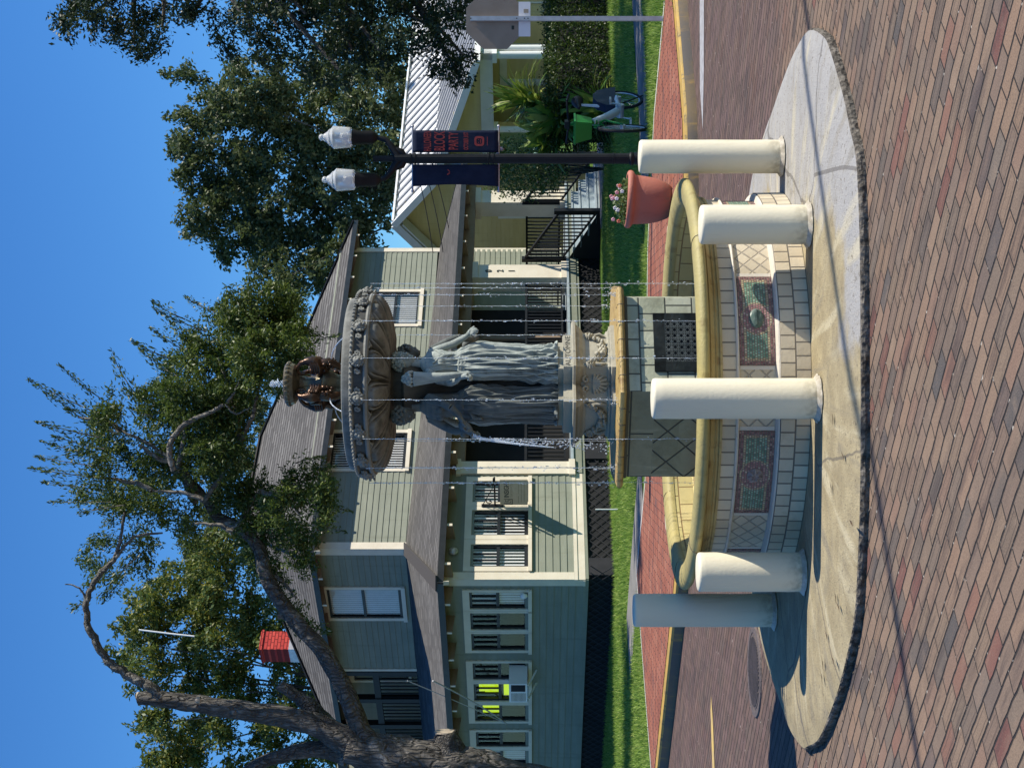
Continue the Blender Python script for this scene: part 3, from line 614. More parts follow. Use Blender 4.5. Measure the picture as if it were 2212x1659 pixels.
# corner posts on edges
def hexloft(prof,name,mat,parent,sm=False):
    mb=MB(); mb.loft([[(*hx(R,i),z) for i in range(6)] for R,z in prof]); return mb.build(name,mat,parent,sm,30)
hexloft([(.66,1.080),(.70,1.082),(.716,1.089),(.723,1.099),(.723,1.109),(.716,1.119),(.70,1.125),(.68,1.127),(.3,1.128)],'pedestal_cap',M['cap'],fo,True)
mb=MB()
for i in range(6):
    a=Vector(hx(.727,i)); b=Vector(hx(.727,i+1)); d=(b-a).normalized(); nn=Vector((d.y,-d.x))
    for j in range(6):
        q=a+(b-a)*(j/6.+.0); 
        if j: mb.tube([(q.x-nn.x*.012,q.y-nn.y*.012,1.080),(q.x-nn.x*.002,q.y-nn.y*.002,1.09),(q.x+nn.x*-.002,q.y+nn.y*-.002,1.105),(q.x-nn.x*.01,q.y-nn.y*.01,1.121),(q.x-nn.x*.06,q.y-nn.y*.06,1.129)],.0025,5)
mb.build('cap_joints',M['curbf'],fo)
hexloft([(.645,1.060),(.655,1.064),(.655,1.081)],'cap_band',M['dkstone'],fo)
# grille on the right front face
a=Vector(hx(RH,0)); b=Vector(hx(RH,1)); d=(b-a).normalized(); nn=Vector((d.y,-d.x)); L=(b-a).length
Mg=frame((a.x,a.y,0),(d.x,d.y,0),(0,0,1),(nn.x,nn.y,0))
mb=MB(Mg); u0,u1,v0,v1=.13,.53,.50,.905
for x0,x1,y0,y1 in ((u0,u0+.065,v0,v1),(u1-.055,u1,v0,v1),(u0,u1,v1-.07,v1)): mb.box(x0,x1,y0,y1,.002,.014)
gr=mb.build('grille',M['iron'],ped); mb=MB(Mg)
mb.box(u0+.06,u1-.05,v0,v1-.065,.001,.004); mb.build('grille_back',M['dark'],gr)
mb=MB(Mg); nx=7; cw=(u1-u0-.12)/nx
for i in range(nx+1): x=u0+.065+i*cw; mb.box(x-.0035,x+.0035,v0,v1-.07,.005,.013)
j=0; y=v1-.07
while y>v0: mb.box(u0+.065,u1-.055,y-.0035,y+.0035,.0045,.0125); y-=cw
for i in range(nx):
    for j in range(8):
        x=u0+.065+(i+.5)*cw; y=v1-.07-(j+.5)*cw; r=cw*.42
        for q in range(4):
            aa=q*math.pi/2; mb.bar((x+r*math.cos(aa),y+r*math.sin(aa),.009),(x+r*math.cos(aa+math.pi/2),y+r*math.sin(aa+math.pi/2),.009),.005,.005,(0,0,1))
mb.build('grille_lattice',M['gril'],gr)
# plus shaped upper plinth
q2=.70711; D1=Vector((q2,-q2)); D2=Vector((-q2,-q2))
def plus(r,h): 
    loc=[(h,h),(r,h),(r,-h),(h,-h),(h,-r),(-h,-r),(-h,-h),(-r,-h),(-r,h),(-h,h),(-h,r),(h,r)]
    return [(CX+D1.x*a+D2.x*b,CYF+D1.y*a+D2.y*b) for a,b in loc][::1]
def ploft(prof,name,mat,parent):
    mb=MB(); mb.loft([[(*p,z) for p in plus(r,h)] for r,h,z in prof]); return mb.build(name,mat,parent)
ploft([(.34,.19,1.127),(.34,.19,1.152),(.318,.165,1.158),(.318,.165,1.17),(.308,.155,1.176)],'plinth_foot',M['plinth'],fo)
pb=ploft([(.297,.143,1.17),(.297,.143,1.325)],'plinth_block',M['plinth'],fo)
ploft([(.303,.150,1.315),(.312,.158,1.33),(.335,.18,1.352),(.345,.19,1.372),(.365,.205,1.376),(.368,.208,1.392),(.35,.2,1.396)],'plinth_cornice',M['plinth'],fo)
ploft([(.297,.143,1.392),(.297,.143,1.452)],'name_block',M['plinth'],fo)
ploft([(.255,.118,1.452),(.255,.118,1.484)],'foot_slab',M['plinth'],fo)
nb=[o for o in fo.children if o.name.startswith('name_block')][0]
Mt=frame((CX+D1.x*.2975,CYF+D1.y*.2975,1.422),(-D2.x,-D2.y,0),(0,0,1),(D1.x,D1.y,0))
text('carved_name','AUTOMNE',.046,Mt,M['dkstone'],nb,.0012,sx=1.22)
# shells in the corners, garlands on the pier faces
for kk in range(4):
    a=-math.pi/2+kk*math.pi/2; od=Vector((math.cos(a),math.sin(a))); td=Vector((-od.y,od.x))
    Ms=frame((CX+od.x*.235,CYF+od.y*.235,1.255),(td.x,td.y,0),(0,0,1),(od.x,od.y,0)); mb=MB(Ms)
    mb.lathe([(.10,-.012),(.098,.004),(.09,.008),(.001,.012)],28)
    for q in range(9):
        an=R_(-90+(q-4)*20); mb.tube([(0,.012,.012),(.045*math.cos(an),.012+.045*math.sin(an),.030),(.088*math.cos(an),.012+.088*math.sin(an),.012)],[.004,.010,.012],6)
    for sg in (-1,1): mb.tube([(sg*(.03+.024*math.cos(t_*.9)*(1-t_*.11)),.055+.024*math.sin(t_*.9)*(1-t_*.11),.022) for t_ in range(8)],[.011-.0008*t_ for t_ in range(8)],6)
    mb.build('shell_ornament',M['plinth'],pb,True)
for kk in range(4):
    a=-math.pi/4-kk*math.pi/2; od=Vector((math.cos(a),math.sin(a))); td=Vector((-od.y,od.x))
    Ms=frame((CX+od.x*.298,CYF+od.y*.298,1.25),(td.x,td.y,0),(0,0,1),(od.x,od.y,0)); mb=MB(Ms)
    for q in range(64):
        t_=rnd.uniform(-1,1); x=t_*.125; y=-.045+.075*t_*t_+rnd.uniform(-.02,.02); r=rnd.uniform(.008,.020)*(1.15-.4*abs(t_)); mb.ball((x,y,.006+rnd.random()*.02),(r,r*rnd.uniform(.7,1.1),r),7,5)
    for sg in (-1,1):
        for q in range(7):
            an=R_(90+q*28); mb.tube([(sg*.13,.035,.0),(sg*.13+.02*math.cos(an),.035+.02*math.sin(an),.022),(sg*.13+.036*math.cos(an),.035+.036*math.sin(an),.006)],[.003,.008,.004],5)
        mb.tube([(sg*.125,.03,.005),(sg*.135,-.03,.012),(sg*.12,-.065,.004)],[.008,.012,.004],6)
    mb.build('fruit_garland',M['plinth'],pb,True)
# core column
mb=MB(); mb.lathe([(.15,1.45),(.13,1.50),(.10,1.56),(.095,2.2),(.105,2.3),(.16,2.36),(.19,2.42),(.20,2.46),(.17,2.48),(.165,2.53),(.19,2.56)],64,cc,fn=lambda i,a,r,z:(r*(1+.06*math.cos(a*12)*(2<i<4 or i==3)),z)); mb.build('core_column',M['dkstone'],fo,True)
# upper bowl
NB=16
def fl(i,a,r,z):
    t=i/24.; ph=(a+R_(90-14+11.25))*16/(2*math.pi); f=abs((ph%1.)-.5)*2   # 0 mid lobe, 1 at the groove between lobes
    if t<=0: return (r,z)
    wv=.96*(1-max(0,(t-.55)/.45)**2.6)**.5 if t<1 else 0; g=0
    if t<.93:
        d=abs(f-wv); g-=.034*math.exp(-(d/.11)**2); d2=abs(f-wv*.68); g-=.016*math.exp(-(d2/.08)**2)*(t>.2); g+=.020*max(0,1-(f/max(wv,.01))**2)
    else: g=0
    k_=min(1,t*3)*(1-max(0,(t-.90)/.1)); return (r+g*.35*k_, z-g*k_)
prof=[(.17,2.545)]+[(.17+.40*math.sin(t_*math.pi/2*.98)**1.0*1.0,2.548+.105*(1-math.cos(t_*math.pi/2))) for t_ in [i/24 for i in range(1,25)]]
mb=MB(); mb.lathe(prof,960,cc,fn=fl); bw=mb.build('upper_bowl',M['bowl'],fo,True,60)
mb=MB(); mb.lathe([(.565,2.648),(.585,2.652),(.592,2.665),(.588,2.675),(.578,2.68),(.578,2.735),(.588,2.742),(.592,2.752),(.578,2.762),(.562,2.766),(.555,2.785),(.548,2.81),(.535,2.815),(.525,2.81),(.515,2.77),(.3,2.70),(.01,2.69)],120,cc); mb.build('bowl_rim',M['bowl'],bw,True,35)
mb=MB(); 
for q in range(112):
    a=q*2*math.pi/112
    mb.ball((CX+.592*math.cos(a),CYF+.592*math.sin(a),2.752),(.011,.011,.012),6,4)
for q in range(64):
    a=q*2*math.pi/64+.03; r=.583
    if q%4==0: continue
    cx_,cy_=CX+r*math.cos(a),CYF+r*math.sin(a); tx,ty=-math.sin(a),math.cos(a)
    mb.tube([(cx_+tx*.016*math.cos(w_*1.05)*(1-w_*.1)+math.cos(a)*.004,cy_+ty*.016*math.cos(w_*1.05)*(1-w_*.1)+math.sin(a)*.004,2.707+.022*math.sin(w_*1.05)*(1-w_*.1)) for w_ in range(8)],.0088,5)
mb.build('scroll_frieze',M['bowl'],bw,True)
SP=[R_(-90+14-22.5*i) for i in range(16)]
for a in SP:
    od=Vector((math.cos(a),math.sin(a))); td=Vector((-od.y,od.x)); Ms=frame((CX+od.x*.590,CYF+od.y*.590,2.708),(td.x,td.y,0),(0,0,1),(od.x,od.y,0)); mb=MB(Ms)
    mb.ball((0,0,.005),(.030,.034,.026),10,7); mb.ball((0,-.006,.026),(.014,.014,.014),8,5)
    for q in range(13):
        an=q*2*math.pi/13; mb.ball((.034*math.cos(an),.036*math.sin(an)+.002,.006+.004*(q%2)),(.011,.012,.011),6,4)
    for sg in (-1,1): mb.ball((sg*.012,.010,.026),(.006,.005,.005),6,4)
    mb.tube([(0,-.015,.022),(0,-.03,.03),(0,-.036,.045)],[.007,.008,.007],6)
    mb.build('lion_mask',M['bowl'],bw,True)
# finial with swans
mb=MB(); mb.lathe([(.16,2.69),(.15,2.74),(.11,2.76),(.07,2.80),(.06,2.90),(.085,2.94),(.10,2.96),(.10,2.985),(.07,3.0),(.055,3.04),(.045,3.10),(.06,3.14),(.10,3.16),(.128,3.175),(.136,3.20),(.138,3.225),(.128,3.235),(.09,3.225),(.02,3.22),(.012,3.25),(.001,3.26)],40,cc)
fi=mb.build('finial',M['bronze_b'],fo,True,40)
mb=MB()
for q in range(26):
    a=q*2*math.pi/26; mb.ball((CX+.135*math.cos(a),CYF+.135*math.sin(a),3.212),(.012,.012,.016),6,5)
mb.build('dish_beading',M['bronze_b'],fi,True)
for kk in range(4):
    a=R_(-30-90*kk); od=Vector((math.cos(a),math.sin(a))); td=Vector((-od.y,od.x)); Ms=frame((CX,CYF,0),(od.x,od.y,0),(td.x,td.y,0),(0,0,1)); mb=MB(Ms)
    mb.tube([(.06,0,3.02),(.10,0,3.00),(.145,0,3.02),(.17,0,3.06),(.165,0,3.10)],[.02,.045,.048,.038,.022],10)
    mb.tube([(.165,0,3.09),(.155,0,3.125),(.125,0,3.15),(.09,0,3.155),(.075,0,3.13),(.085,0,3.105)],[.022,.016,.013,.012,.014,.012],8)
    mb.tube([(.085,0,3.105),(.10,0,3.085)],[.012,.003],6)
    mb.tube([(.15,0,3.0),(.165,0,2.95),(.14,0,2.90),(.10,0,2.85)],[.03,.028,.024,.012],8)
    for sg in (-1,1):
        for w_ in range(4): mb.tube([(.17,sg*.035,3.06-.014*w_),(.15,sg*.055,3.045-.014*w_),(.105,sg*.055,3.06-.018*w_)],[.016,.014,.005],7)
    mb.ball((.078,0,3.125),(.018,.014,.015),8,6)
    for q in range(22): mb.ball((.13+rnd.uniform(-.03,.05),rnd.uniform(-.05,.05),2.97+rnd.uniform(-.05,.05)),rnd.uniform(.008,.018),6,4)
    mb.build('swan',M['bronze'],fi,True,60)
# ---------------- statues ----------------
def hand(mb,w,d,nrm,curl=.5,s=1.):
    w=Vector(w); d=Vector(d).normalized(); nrm=Vector(nrm); nrm=(nrm-d*nrm.dot(d)).normalized(); t=d.cross(nrm)
    mb.tube([w-d*.006,w+d*.012*s,w+d*.030*s,w+d*.040*s],[.009*s,.013*s,.0145*s,.012*s],8)
    for i,(o,L) in enumerate(((-.0115,.030),(-.004,.036),(.004,.034),(.0115,.026))):
        b=w+d*.036*s+t*o*s; c=curl*(1+.15*i)
        p1=b+(d*math.cos(c*.6)-nrm*math.sin(c*.6))*L*.5*s; p2=p1+(d*math.cos(c*1.5)-nrm*math.sin(c*1.5))*L*.35*s; p3=p2+(d*math.cos(c*2.3)-nrm*math.sin(c*2.3))*L*.28*s
        mb.tube([b,p1,p2,p3],[.0056*s,.0052*s,.0048*s,.0042*s],6)
    b=w+d*.012*s-t*.012*s; mb.tube([b,b+(d*.5-t*.8-nrm*.3)*.018*s,b+(d*.85-t*.75-nrm*.5)*.030*s],[.007*s,.006*s,.005*s],6)
def limb(mb,pts,rad): mb.tube(pts,rad,12)
def head(mb,c,yaw,pitch,bun=True,s=1.):
    Mh=Matrix.Translation(c)@Matrix.Rotation(yaw,4,'Z')@Matrix.Rotation(pitch,4,'X')@Matrix.Scale(s,4)
    h=MB(Mh); h.ball((0,0,.004),(.046,.055,.062),18,14)
    h.ball((0,-.022,-.030),(.031,.032,.034),12,10)            # jaw
    h.tube([(0,-.052,.010),(0,-.063,-.010),(0,-.056,-.016)],[.005,.0085,.006],6)
    h.ball((0,-.050,-.031),(.014,.008,.006),8,5); h.ball((0,-.046,-.047),(.012,.01,.009),8,5)
    for sg in (-1,1):
        h.ball((sg*.018,-.048,.010),(.010,.006,.006),8,5); h.tube([(sg*.006,-.054,.020),(sg*.02,-.051,.025),(sg*.032,-.042,.02)],[.004,.005,.003],6); h.ball((sg*.046,.004,-.004),(.006,.012,.016),8,5); h.ball((sg*.022,-.040,-.018),(.013,.012,.012),8,5)
    for i in range(90):
        th=rnd.uniform(0,2*math.pi); z=rnd.uniform(-.25,1.); r=math.sqrt(max(0,1-z*z)); v=Vector((math.cos(th)*r*.052,math.sin(th)*r*.060+.006,z*.064+.01))
        if v.y<-.030 and v.z<.045: continue
        h.ball(v,(rnd.uniform(.010,.016),rnd.uniform(.010,.016),rnd.uniform(.008,.014)),6,4)
    if bun: h.ball((0,.062,.014),(.026,.024,.024),10,8); h.ball((0,.05,.014),(.03,.02,.028),10,8)
    mb.v_off=len(mb.v); mb.add(h.v,h.f)
def sc1(z): return 1.24 if z<.5 else (1.24-.16*min(1,(z-.5)/.12) if z<.8 else 1.05)
def figure(kind):
    mb=MB(); N=168
    prof=[(z_,a_*sc1(z_),b_*sc1(z_),c_,d_,e_) for z_,a_,b_,c_,d_,e_ in [(0.,.098,.082,0,0,1.),(.03,.104,.088,0,0,1.),(.12,.098,.082,0,.0,1.),(.25,.094,.078,.0,-.004,1.),(.38,.098,.080,.004,-.006,.9),(.48,.104,.084,.008,-.004,.8),(.54,.103,.082,.010,0,.7),(.59,.090,.072,.008,0,.6),(.635,.072,.058,.004,0,.45),(.68,.076,.060,0,-.002,.4),(.725,.084,.066,-.002,-.004,.4),(.765,.088,.060,-.003,0,.25),(.80,.088,.046,-.002,.004,.1),(.825,.060,.036,0,.006,0),(.845,.030,.030,0,.004,0)]]
    bare=(kind==1)
    rings=[]
    for j in range(70):
        z=.845*j/69; 
        for a,b in zip(prof,prof[1:]):
            if a[0]<=z<=b[0]: t=(z-a[0])/(b[0]-a[0]); t=t*t*(3-2*t); pr=[a[i]+(b[i]-a[i])*t for i in range(6)]; break
        lean=0; ly=0
        if kind==1: ly=-.10*max(0,z-.5)**1.2; lean=.02*max(0,z-.5)
        amp=.0165*pr[5]*(1.15 if z<.3 else 1)
        if bare and z>.58: amp=0
        ring=[]
        for k_ in range(N):
            a=2*math.pi*k_/N
            ph=2.2*math.sin(z*5+kind)+z*2
            f=1-2*abs(math.sin(a*7+ph)); g=1-2*abs(math.sin(a*12.5-ph*1.4+1+kind)); 
            front=.55+.45*math.cos(a+math.pi/2)
            # thigh of the free leg smooths the cloth
            da=math.atan2(math.sin(a-R_(-62)),math.cos(a-R_(-62))); leg=math.exp(-(da/.42)**2)*math.exp(-((z-.36)/.2)**2)
            r=1+leg*.13; am=amp*(1-.85*leg)
            dd=am*(.6*f+.45*g+.35*math.sin(a*3+z*9+kind*2)+.3*(1-2*abs(math.sin(a*19+ph*.7+z*3))))
            ring.append(((pr[1]*r+dd)*math.cos(a)+pr[3]+lean,(pr[2]*r+dd)*math.sin(a)+pr[4]+ly,z))
        rings.append(ring)
    mb.loft(rings)
    ly=-.10*(.845-.5)**1.2*(kind==1)
    # shoulders, chest, neck
    for sg in (-1,1):
        mb.ball((sg*.078,.002+ly,.792),(.030,.030,.028),12,8); mb.ball((sg*.034,-.046+ly*.9,.722),(.029,.026,.028),12,8)
    mb.tube([(0,.004+ly,.82),(0,-.002+ly,.87),(0,-.006+ly,.90)],[.030,.024,.025],12)
    # girdle and overfold
    for w_ in range(3):
        z0=.60-.012*w_; mb.tube([((.082+.003*w_)*math.cos(a),(.066+.003*w_)*math.sin(a)+ly*.2,z0+.010*math.sin(2*a+w_)) for a in [2*math.pi*i/28 for i in range(29)]],.0075,6,False)
    for w_ in range(9):
        a0=R_(-150+w_*14); mb.tube([((.08+.02*t)*math.cos(a0+.25*t),(.068+.016*t)*math.sin(a0+.25*t)+ly*.2,.60-.16*t) for t in (0,.3,.6,1)],[.008,.010,.009,.003],6)
    for w_ in range(6):  # diagonal mantle
        mb.tube([((.088+.012*t)*math.cos(R_(-160+t*150)),(.072+.014*t)*math.sin(R_(-160+t*150)),.34+.24*t+.014*w_-.05*math.sin(t*3.1)) for t in [i/9 for i in range(10)]],[.004+.006*math.sin(math.pi*i/9) for i in range(10)],6)
    # feet
    for sg,fy in ((-1,-.075),(1,-.10)):
        x=sg*.045; mb.tube([(x,fy+.05,.018),(x,fy,.016),(x+sg*.004,fy-.035,.010)],[.020,.017,.011],8)
        for q in range(5): mb.ball((x+(q-2)*.0065,fy-.042+abs(q-1)*.003,.007),(.0045,.009,.006),6,4)
    if kind==0:
        head(mb,Vector((.0,-.018,.955)),R_(12),R_(14))
        # right arm bent, carrying a filled horn
        limb(mb,[(-.085,.0,.795),(-.135,.01,.73),(-.165,.005,.66)],[.032,.028,.024]); limb(mb,[(-.165,.005,.66),(-.185,-.035,.62),(-.195,-.07,.595)],[.025,.020,.014])
        hand(mb,(-.195,-.07,.595),(-.1,-.5,-1),(.4,-1,0),.9,1.3)
        mb.tube([(-.175,-.085,.55),(-.19,-.085,.63),(-.20,-.08,.71),(-.205,-.075,.80),(-.207,-.072,.86),(-.207,-.072,.875)],[.008,.020,.027,.036,.044,.046],14)
        for q in range(80):
            a=rnd.random()*6.28; rr=.042*math.sqrt(rnd.random()); mb.ball((-.207+rr*math.cos(a),-.072+rr*math.sin(a),.885+.05*(1-(rr/.044)**2)+rnd.uniform(-.006,.008)),rnd.uniform(.009,.014),6,5)
        limb(mb,[(.085,.0,.795),(.118,-.02,.715),(.128,-.045,.65)],[.032,.027,.023]); limb(mb,[(.128,-.045,.65),(.128,-.09,.59),(.118,-.125,.56)],[.0235,.020,.014])
        hand(mb,(.118,-.125,.56),(-.3,-.9,-.5),(0,-.3,1),.5,1.35)
        for w_ in range(4): mb.tube([(-.06+.01*w_,-.06,.77-.01*w_),(0,-.078,.70-.014*w_),(.06,-.06,.76-.012*w_)],[.004,.006,.004],6)
    else:
        head(mb,Vector((-.004,-.060+ly,.945)),R_(-6),R_(30))
        jz=.565
        limb(mb,[(.084,ly,.795),(.112,-.06+ly,.71),(.105,-.10+ly,.655)],[.033,.028,.024]); limb(mb,[(.105,-.10+ly,.655),(.070,-.15,.61),(.040,-.18,.585)],[.0245,.020,.014])
        hand(mb,(.040,-.18,.585),(-.5,-.8,-.15),(0,.2,1),.8,1.3)
        limb(mb,[(-.084,ly,.795),(-.114,-.05+ly,.70),(-.105,-.10+ly,.635)],[.033,.028,.024]); limb(mb,[(-.105,-.10+ly,.635),(-.075,-.15,.575),(-.045,-.185,.55)],[.0245,.020,.014])
        hand(mb,(-.045,-.185,.55),(.5,-.8,.1),(0,.2,-1),.8,1.3)
        mb.tube([(0,-.150,.60),(0,-.165,.59),(0,-.195,.565),(0,-.225,.54),(0,-.243,.525),(0,-.255,.515)],[.010,.026,.034,.026,.013,.019],14)
        for w_ in range(5): mb.tube([(.05-.01*w_,-.07,.56),(.01,-.13,.52-.012*w_),(-.05,-.08,.54-.02*w_)],[.005,.008,.004],6)
    o=mb.build('tmp',M['statue']); md=o.modifiers.new('r','REMESH'); md.mode='VOXEL'; md.voxel_size=.0032; md.use_smooth_shade=True
    s2=o.modifiers.new('s','SMOOTH'); s2.factor=.4; s2.iterations=1
    bpy.context.view_layer.update(); dg=bpy.context.evaluated_depsgraph_get(); me=bpy.data.meshes.new_from_object(o.evaluated_get(dg)); bpy.data.objects.remove(o); me.name='draped_woman'
    me.materials.clear(); return me
figs=[figure(0),figure(1)]
figs[0].materials.append(M['statue']); figs[1].materials.append(M['statue2'])
for me,f,r in ((figs[0],D1,.185),(figs[1],D2,.185),(figs[1],-D2,.185),(figs[0],-D1,.185)):
    L=Vector((-f.y,f.x)); o=bpy.data.objects.new('statue',me); COL.objects.link(o); o.parent=fo
    o.matrix_local=Matrix.Translation(-LOC[fo.name])@frame((CX+f.x*r,CYF+f.y*r,1.484),(L.x,L.y,0),(-f.x,-f.y,0),(0,0,1))@Matrix.Scale(1.03,4)
# ---------------- falling water ----------------
def stream(x,y,z0,z1,lab,r=.0016,dx=0.,dy=0.,drops=1.,cat='water stream',grp='water streams falling from the upper bowl'):
    mb=MB(); n=22; L=z0-z1
    mb.tube([(x+dx*(i/n)+rnd.uniform(-.003,.003)*(i/n),y+dy*(i/n)+rnd.uniform(-.003,.003)*(i/n),z0-L*i/n) for i in range(n+1)],[r*rnd.uniform(.5,1.2) for i in range(n+1)],5)
    for i in range(int(L*60*drops)):
        t=rnd.random()**.9; s_=rnd.uniform(.0011,.0038)*(.6+.8*rnd.random()**2); w=.003+.014*t*drops
        mb.ball((x+dx*t+rnd.gauss(0,w*.5),y+dy*t+rnd.gauss(0,w*.5),z0-L*t),(s_,s_,s_*rnd.uniform(1,3.6)),6,4)
    for i in range(14):
        a=rnd.random()*6.28; d=rnd.uniform(.005,.05); mb.ball((x+dx+d*math.cos(a),y+dy+d*math.sin(a),z1+rnd.uniform(0,.05)),rnd.uniform(.0015,.004),5,3)
    o=mb.build('water_stream',M['water'],None,True); return tag(o,lab,cat,grp)
vis=sorted([(math.cos(a)*.648,math.sin(a)*.648) for a in SP])
ordn=['first','second','third','fourth','fifth','sixth','seventh','eighth']
fr=[v for v in vis if v[1]<0]; bk=[v for v in vis if v[1]>=0]
for L_,nm in ((fr,'near'),(bk,'far')):
    for i,(x,y) in enumerate(L_):
        if i<4: side=ordn[i]+' from the left'
        else: side=ordn[len(L_)-1-i]+' from the right'
        a=math.atan2(y,x); hd=min(abs(((math.degrees(a)+94) %60)-30),30); rc=.727*math.cos(R_(30))/math.cos(R_(hd)); z1=1.128 if rc>.655 else .402
        stream(CX+x,CYF+y,2.68,z1,f'thin falling water stream {side} along the {nm} rim of the upper bowl',drops=1. if y<0 else .7)
jx=CX+D2.x*(.185+.262*1.03); jy=CYF+D2.y*(.185+.262*1.03)
mb=MB(); 
for i in range(240):
    t=rnd.random(); z=2.01-t*.87; w=.004+.015*t; s_=rnd.uniform(.0018,.0055)*(1-.35*t); mb.ball((jx+D2.x*.10*t**.6+rnd.gauss(0,w),jy+D2.y*.10*t**.6+rnd.gauss(0,w),z),(s_,s_,s_*1.8),6,4)
mb.tube([(jx+D2.x*.10*t**.6,jy+D2.y*.10*t**.6,2.015-t*.5) for t in [i/10 for i in range(11)]],[.010-.0007*i for i in range(11)],7)
tag(mb.build('water_stream',M['water'],None,True),'thick splashing stream of water pouring from the jug of the left statue','water stream')
for kk,(lab) in enumerate(('right','left','back left','back right')):
    a=R_(-30-90*kk); od=Vector((math.cos(a),math.sin(a))); mb=MB()
    mb.tube([(CX+od.x*(.17+.24*t),CYF+od.y*(.17+.24*t),2.93-.20*t*t+.02*t) for t in [i/12 for i in range(13)]],.0035,6)
    tag(mb.build('water_arc',M['water'],None,True),f'thin arc of water spouting from the {["right","left front","far left","far right"][kk]} swan into the upper bowl','water arc','water arcs around the finial')
mb=MB()
for i in range(90):
    h=rnd.random(); mb.ball((CX+rnd.gauss(0,.009+.008*(1-h)),CYF+rnd.gauss(0,.014),3.25+h*.085),(rnd.uniform(.003,.008),)*3,6,4)
tag(mb.build('water_jet',M['water'],None,True),'small white bubbling water jet on the very top of the fountain','water jet')
# ---------------- street furniture ----------------
lp=thing('street_lamp','black fluted twin-globe street lamp with banner arms on the brick corner','street lamp',(2.85,19.2,.135)); lx,ly_=2.85,19.2; c_=(lx,ly_)
mb=MB(); mb.lathe([(.14,.135),(.14,.17),(.12,.19),(.10,.22),(.085,.28),(.075,.36),(.085,.375),(.085,.40),(.066,.42)],32,c_); mb.build('base',M['black'],lp,True)
mb=MB(); mb.lathe([(.064,.40),(.060,1.9),(.058,3.38),(.04,3.40),(.04,3.66)],48,c_,fn=lambda i,a,r,z:(r*(1+.07*abs(math.sin(a*8))*(i<3)),z)); pole=mb.build('pole',M['black'],lp,True)
mb=MB(); 
for z in (.62,2.14,2.20,3.13,3.19): mb.lathe([(.060,z-.012),(.073,z-.01),(.073,z+.01),(.060,z+.012)],24,c_)
mb.build('collar',M['black'],pole,True)
lat=Vector((1,.0,0)); yw=R_(0)
for sg,dz in ((1,.02),(-1,-.02)):
    ax=lx+sg*.268; mb=MB(); mb.tube([(lx,ly_,3.32),(lx+sg*.07,ly_,3.37),(lx+sg*.16,ly_,3.43),(lx+sg*.24,ly_,3.50),(ax,ly_,3.60+dz)],[.055,.05,.042,.035,.03],12)
    mb.tube([(lx,ly_,3.24),(lx+sg*.08,ly_,3.30),(lx+sg*.13,ly_,3.40)],[.03,.05,.03],10)
    mb.build('arm',M['black'],lp,True)
    zb=3.58+dz; cap=(ax,ly_); mb=MB(); mb.lathe([(.03,zb),(.06,zb+.03),(.082,zb+.07),(.085,zb+.27),(.10,zb+.29),(.104,zb+.32),(.09,zb+.33)],40,cap,fn=lambda i,a,r,z:(r*(1+.05*abs(math.sin(a*12))*(i in(2,3))),z)); fit=mb.build('lamp_holder',M['black'],lp,True)
    z=zb+.325; mb=MB(); mb.lathe([(.10,z),(.122,z+.012),(.128,z+.03),(.135,z+.12),(.143,z+.215),(.145,z+.235),(.128,z+.25),(.105,z+.275),(.108,z+.285),(.075,z+.31),(.055,z+.34),(.048,z+.355),(.035,z+.365),(.044,z+.385),(.04,z+.405),(.02,z+.42),(.001,z+.425)],48,cap); gl=mb.build('globe',M['globe'],lp,True,50)
    mb=MB(); mb.lathe([(.03,z+.005),(.04,z+.05),(.055,z+.10),(.04,z+.15),(.001,z+.16)],20,cap); mb.build('bulb',M['white'],gl,True)
    # banner arms
    for zz in (3.16,2.07):
        mb=MB(); mb.tube([(lx,ly_,zz),(lx+sg*.40,ly_,zz)],.012,8); mb.ball((lx+sg*.41,ly_,zz),.02,8,6); mb.build('banner_arm',M['galv'],lp,True)
def banner(sg,lab):
    x0=lx+sg*.075; x1=lx+sg*.355; t=thing('banner',lab,'banner',(lx+sg*.2,ly_,3.16),'lamp post banners'); mb=MB(); nx,nz=8,20; vs=[]
    for j in range(nz+1):
        for i in range(nx+1):
            u=i/nx; v=j/nz; w=.012*math.sin(v*7+u*3+sg)*math.sin(math.pi*min(v*1.0,1)); 
            edge=(-.025*math.sin(v*math.pi)*(sg<0) )*u*sg
            vs.append((x0+(x1-x0)*u+edge,ly_-.018+w,3.155-1.08*v))
    mb.add(vs,[(j*(nx+1)+i,j*(nx+1)+i+1,(j+1)*(nx+1)+i+1,(j+1)*(nx+1)+i) for j in range(nz) for i in range(nx)])
    o=mb.build('cloth',M['navy'],t,True); s_=o.modifiers.new('s','SOLIDIFY'); s_.thickness=.004; return t,o
b1,bo=banner(1,'navy lamp post banner with red block party lettering, on the right of the pole')
for s_,z,sz,sx_ in (('HALLOWEEN',2.985,.13,.33),('BLOCK',2.83,.19,.40),('PARTY',2.655,.17,.44),('OCTOBER 31ST',2.50,.08,.40)):
    text('lettering',s_,sz,frame((lx+.215,ly_-.044,z-.02),(1,0,0),(0,0,1),(0,-1,0)),M['redink'],bo,.001,sx=sx_,bold=.002)
mb=MB(frame((lx+.215,ly_-.040,2.315),(1,0,0),(0,0,1),(0,-1,0)))
def ringp(r0,r1,z,sq=.3):
    n=28;vs=[]
    for r in (r0,r1):
        for i in range(n):
            a=2*math.pi*i/n; m_=(abs(math.cos(a))**4+abs(math.sin(a))**4)**-.25; vs.append((r*m_*math.cos(a)*1.0,r*m_*math.sin(a),z))
    return vs,[(i,(i+1)%n,n+(i+1)%n,n+i) for i in range(n)]
mb.add(*ringp(.036,.062,0)); 
for sg in (-1,1): mb.add([(sg*.010,.004,.0),(sg*.026,.004,0),(sg*.018,.020,0)],[(0,1,2)])
mb.box(-.022,.022,-.022,-.012,-.001,.001)
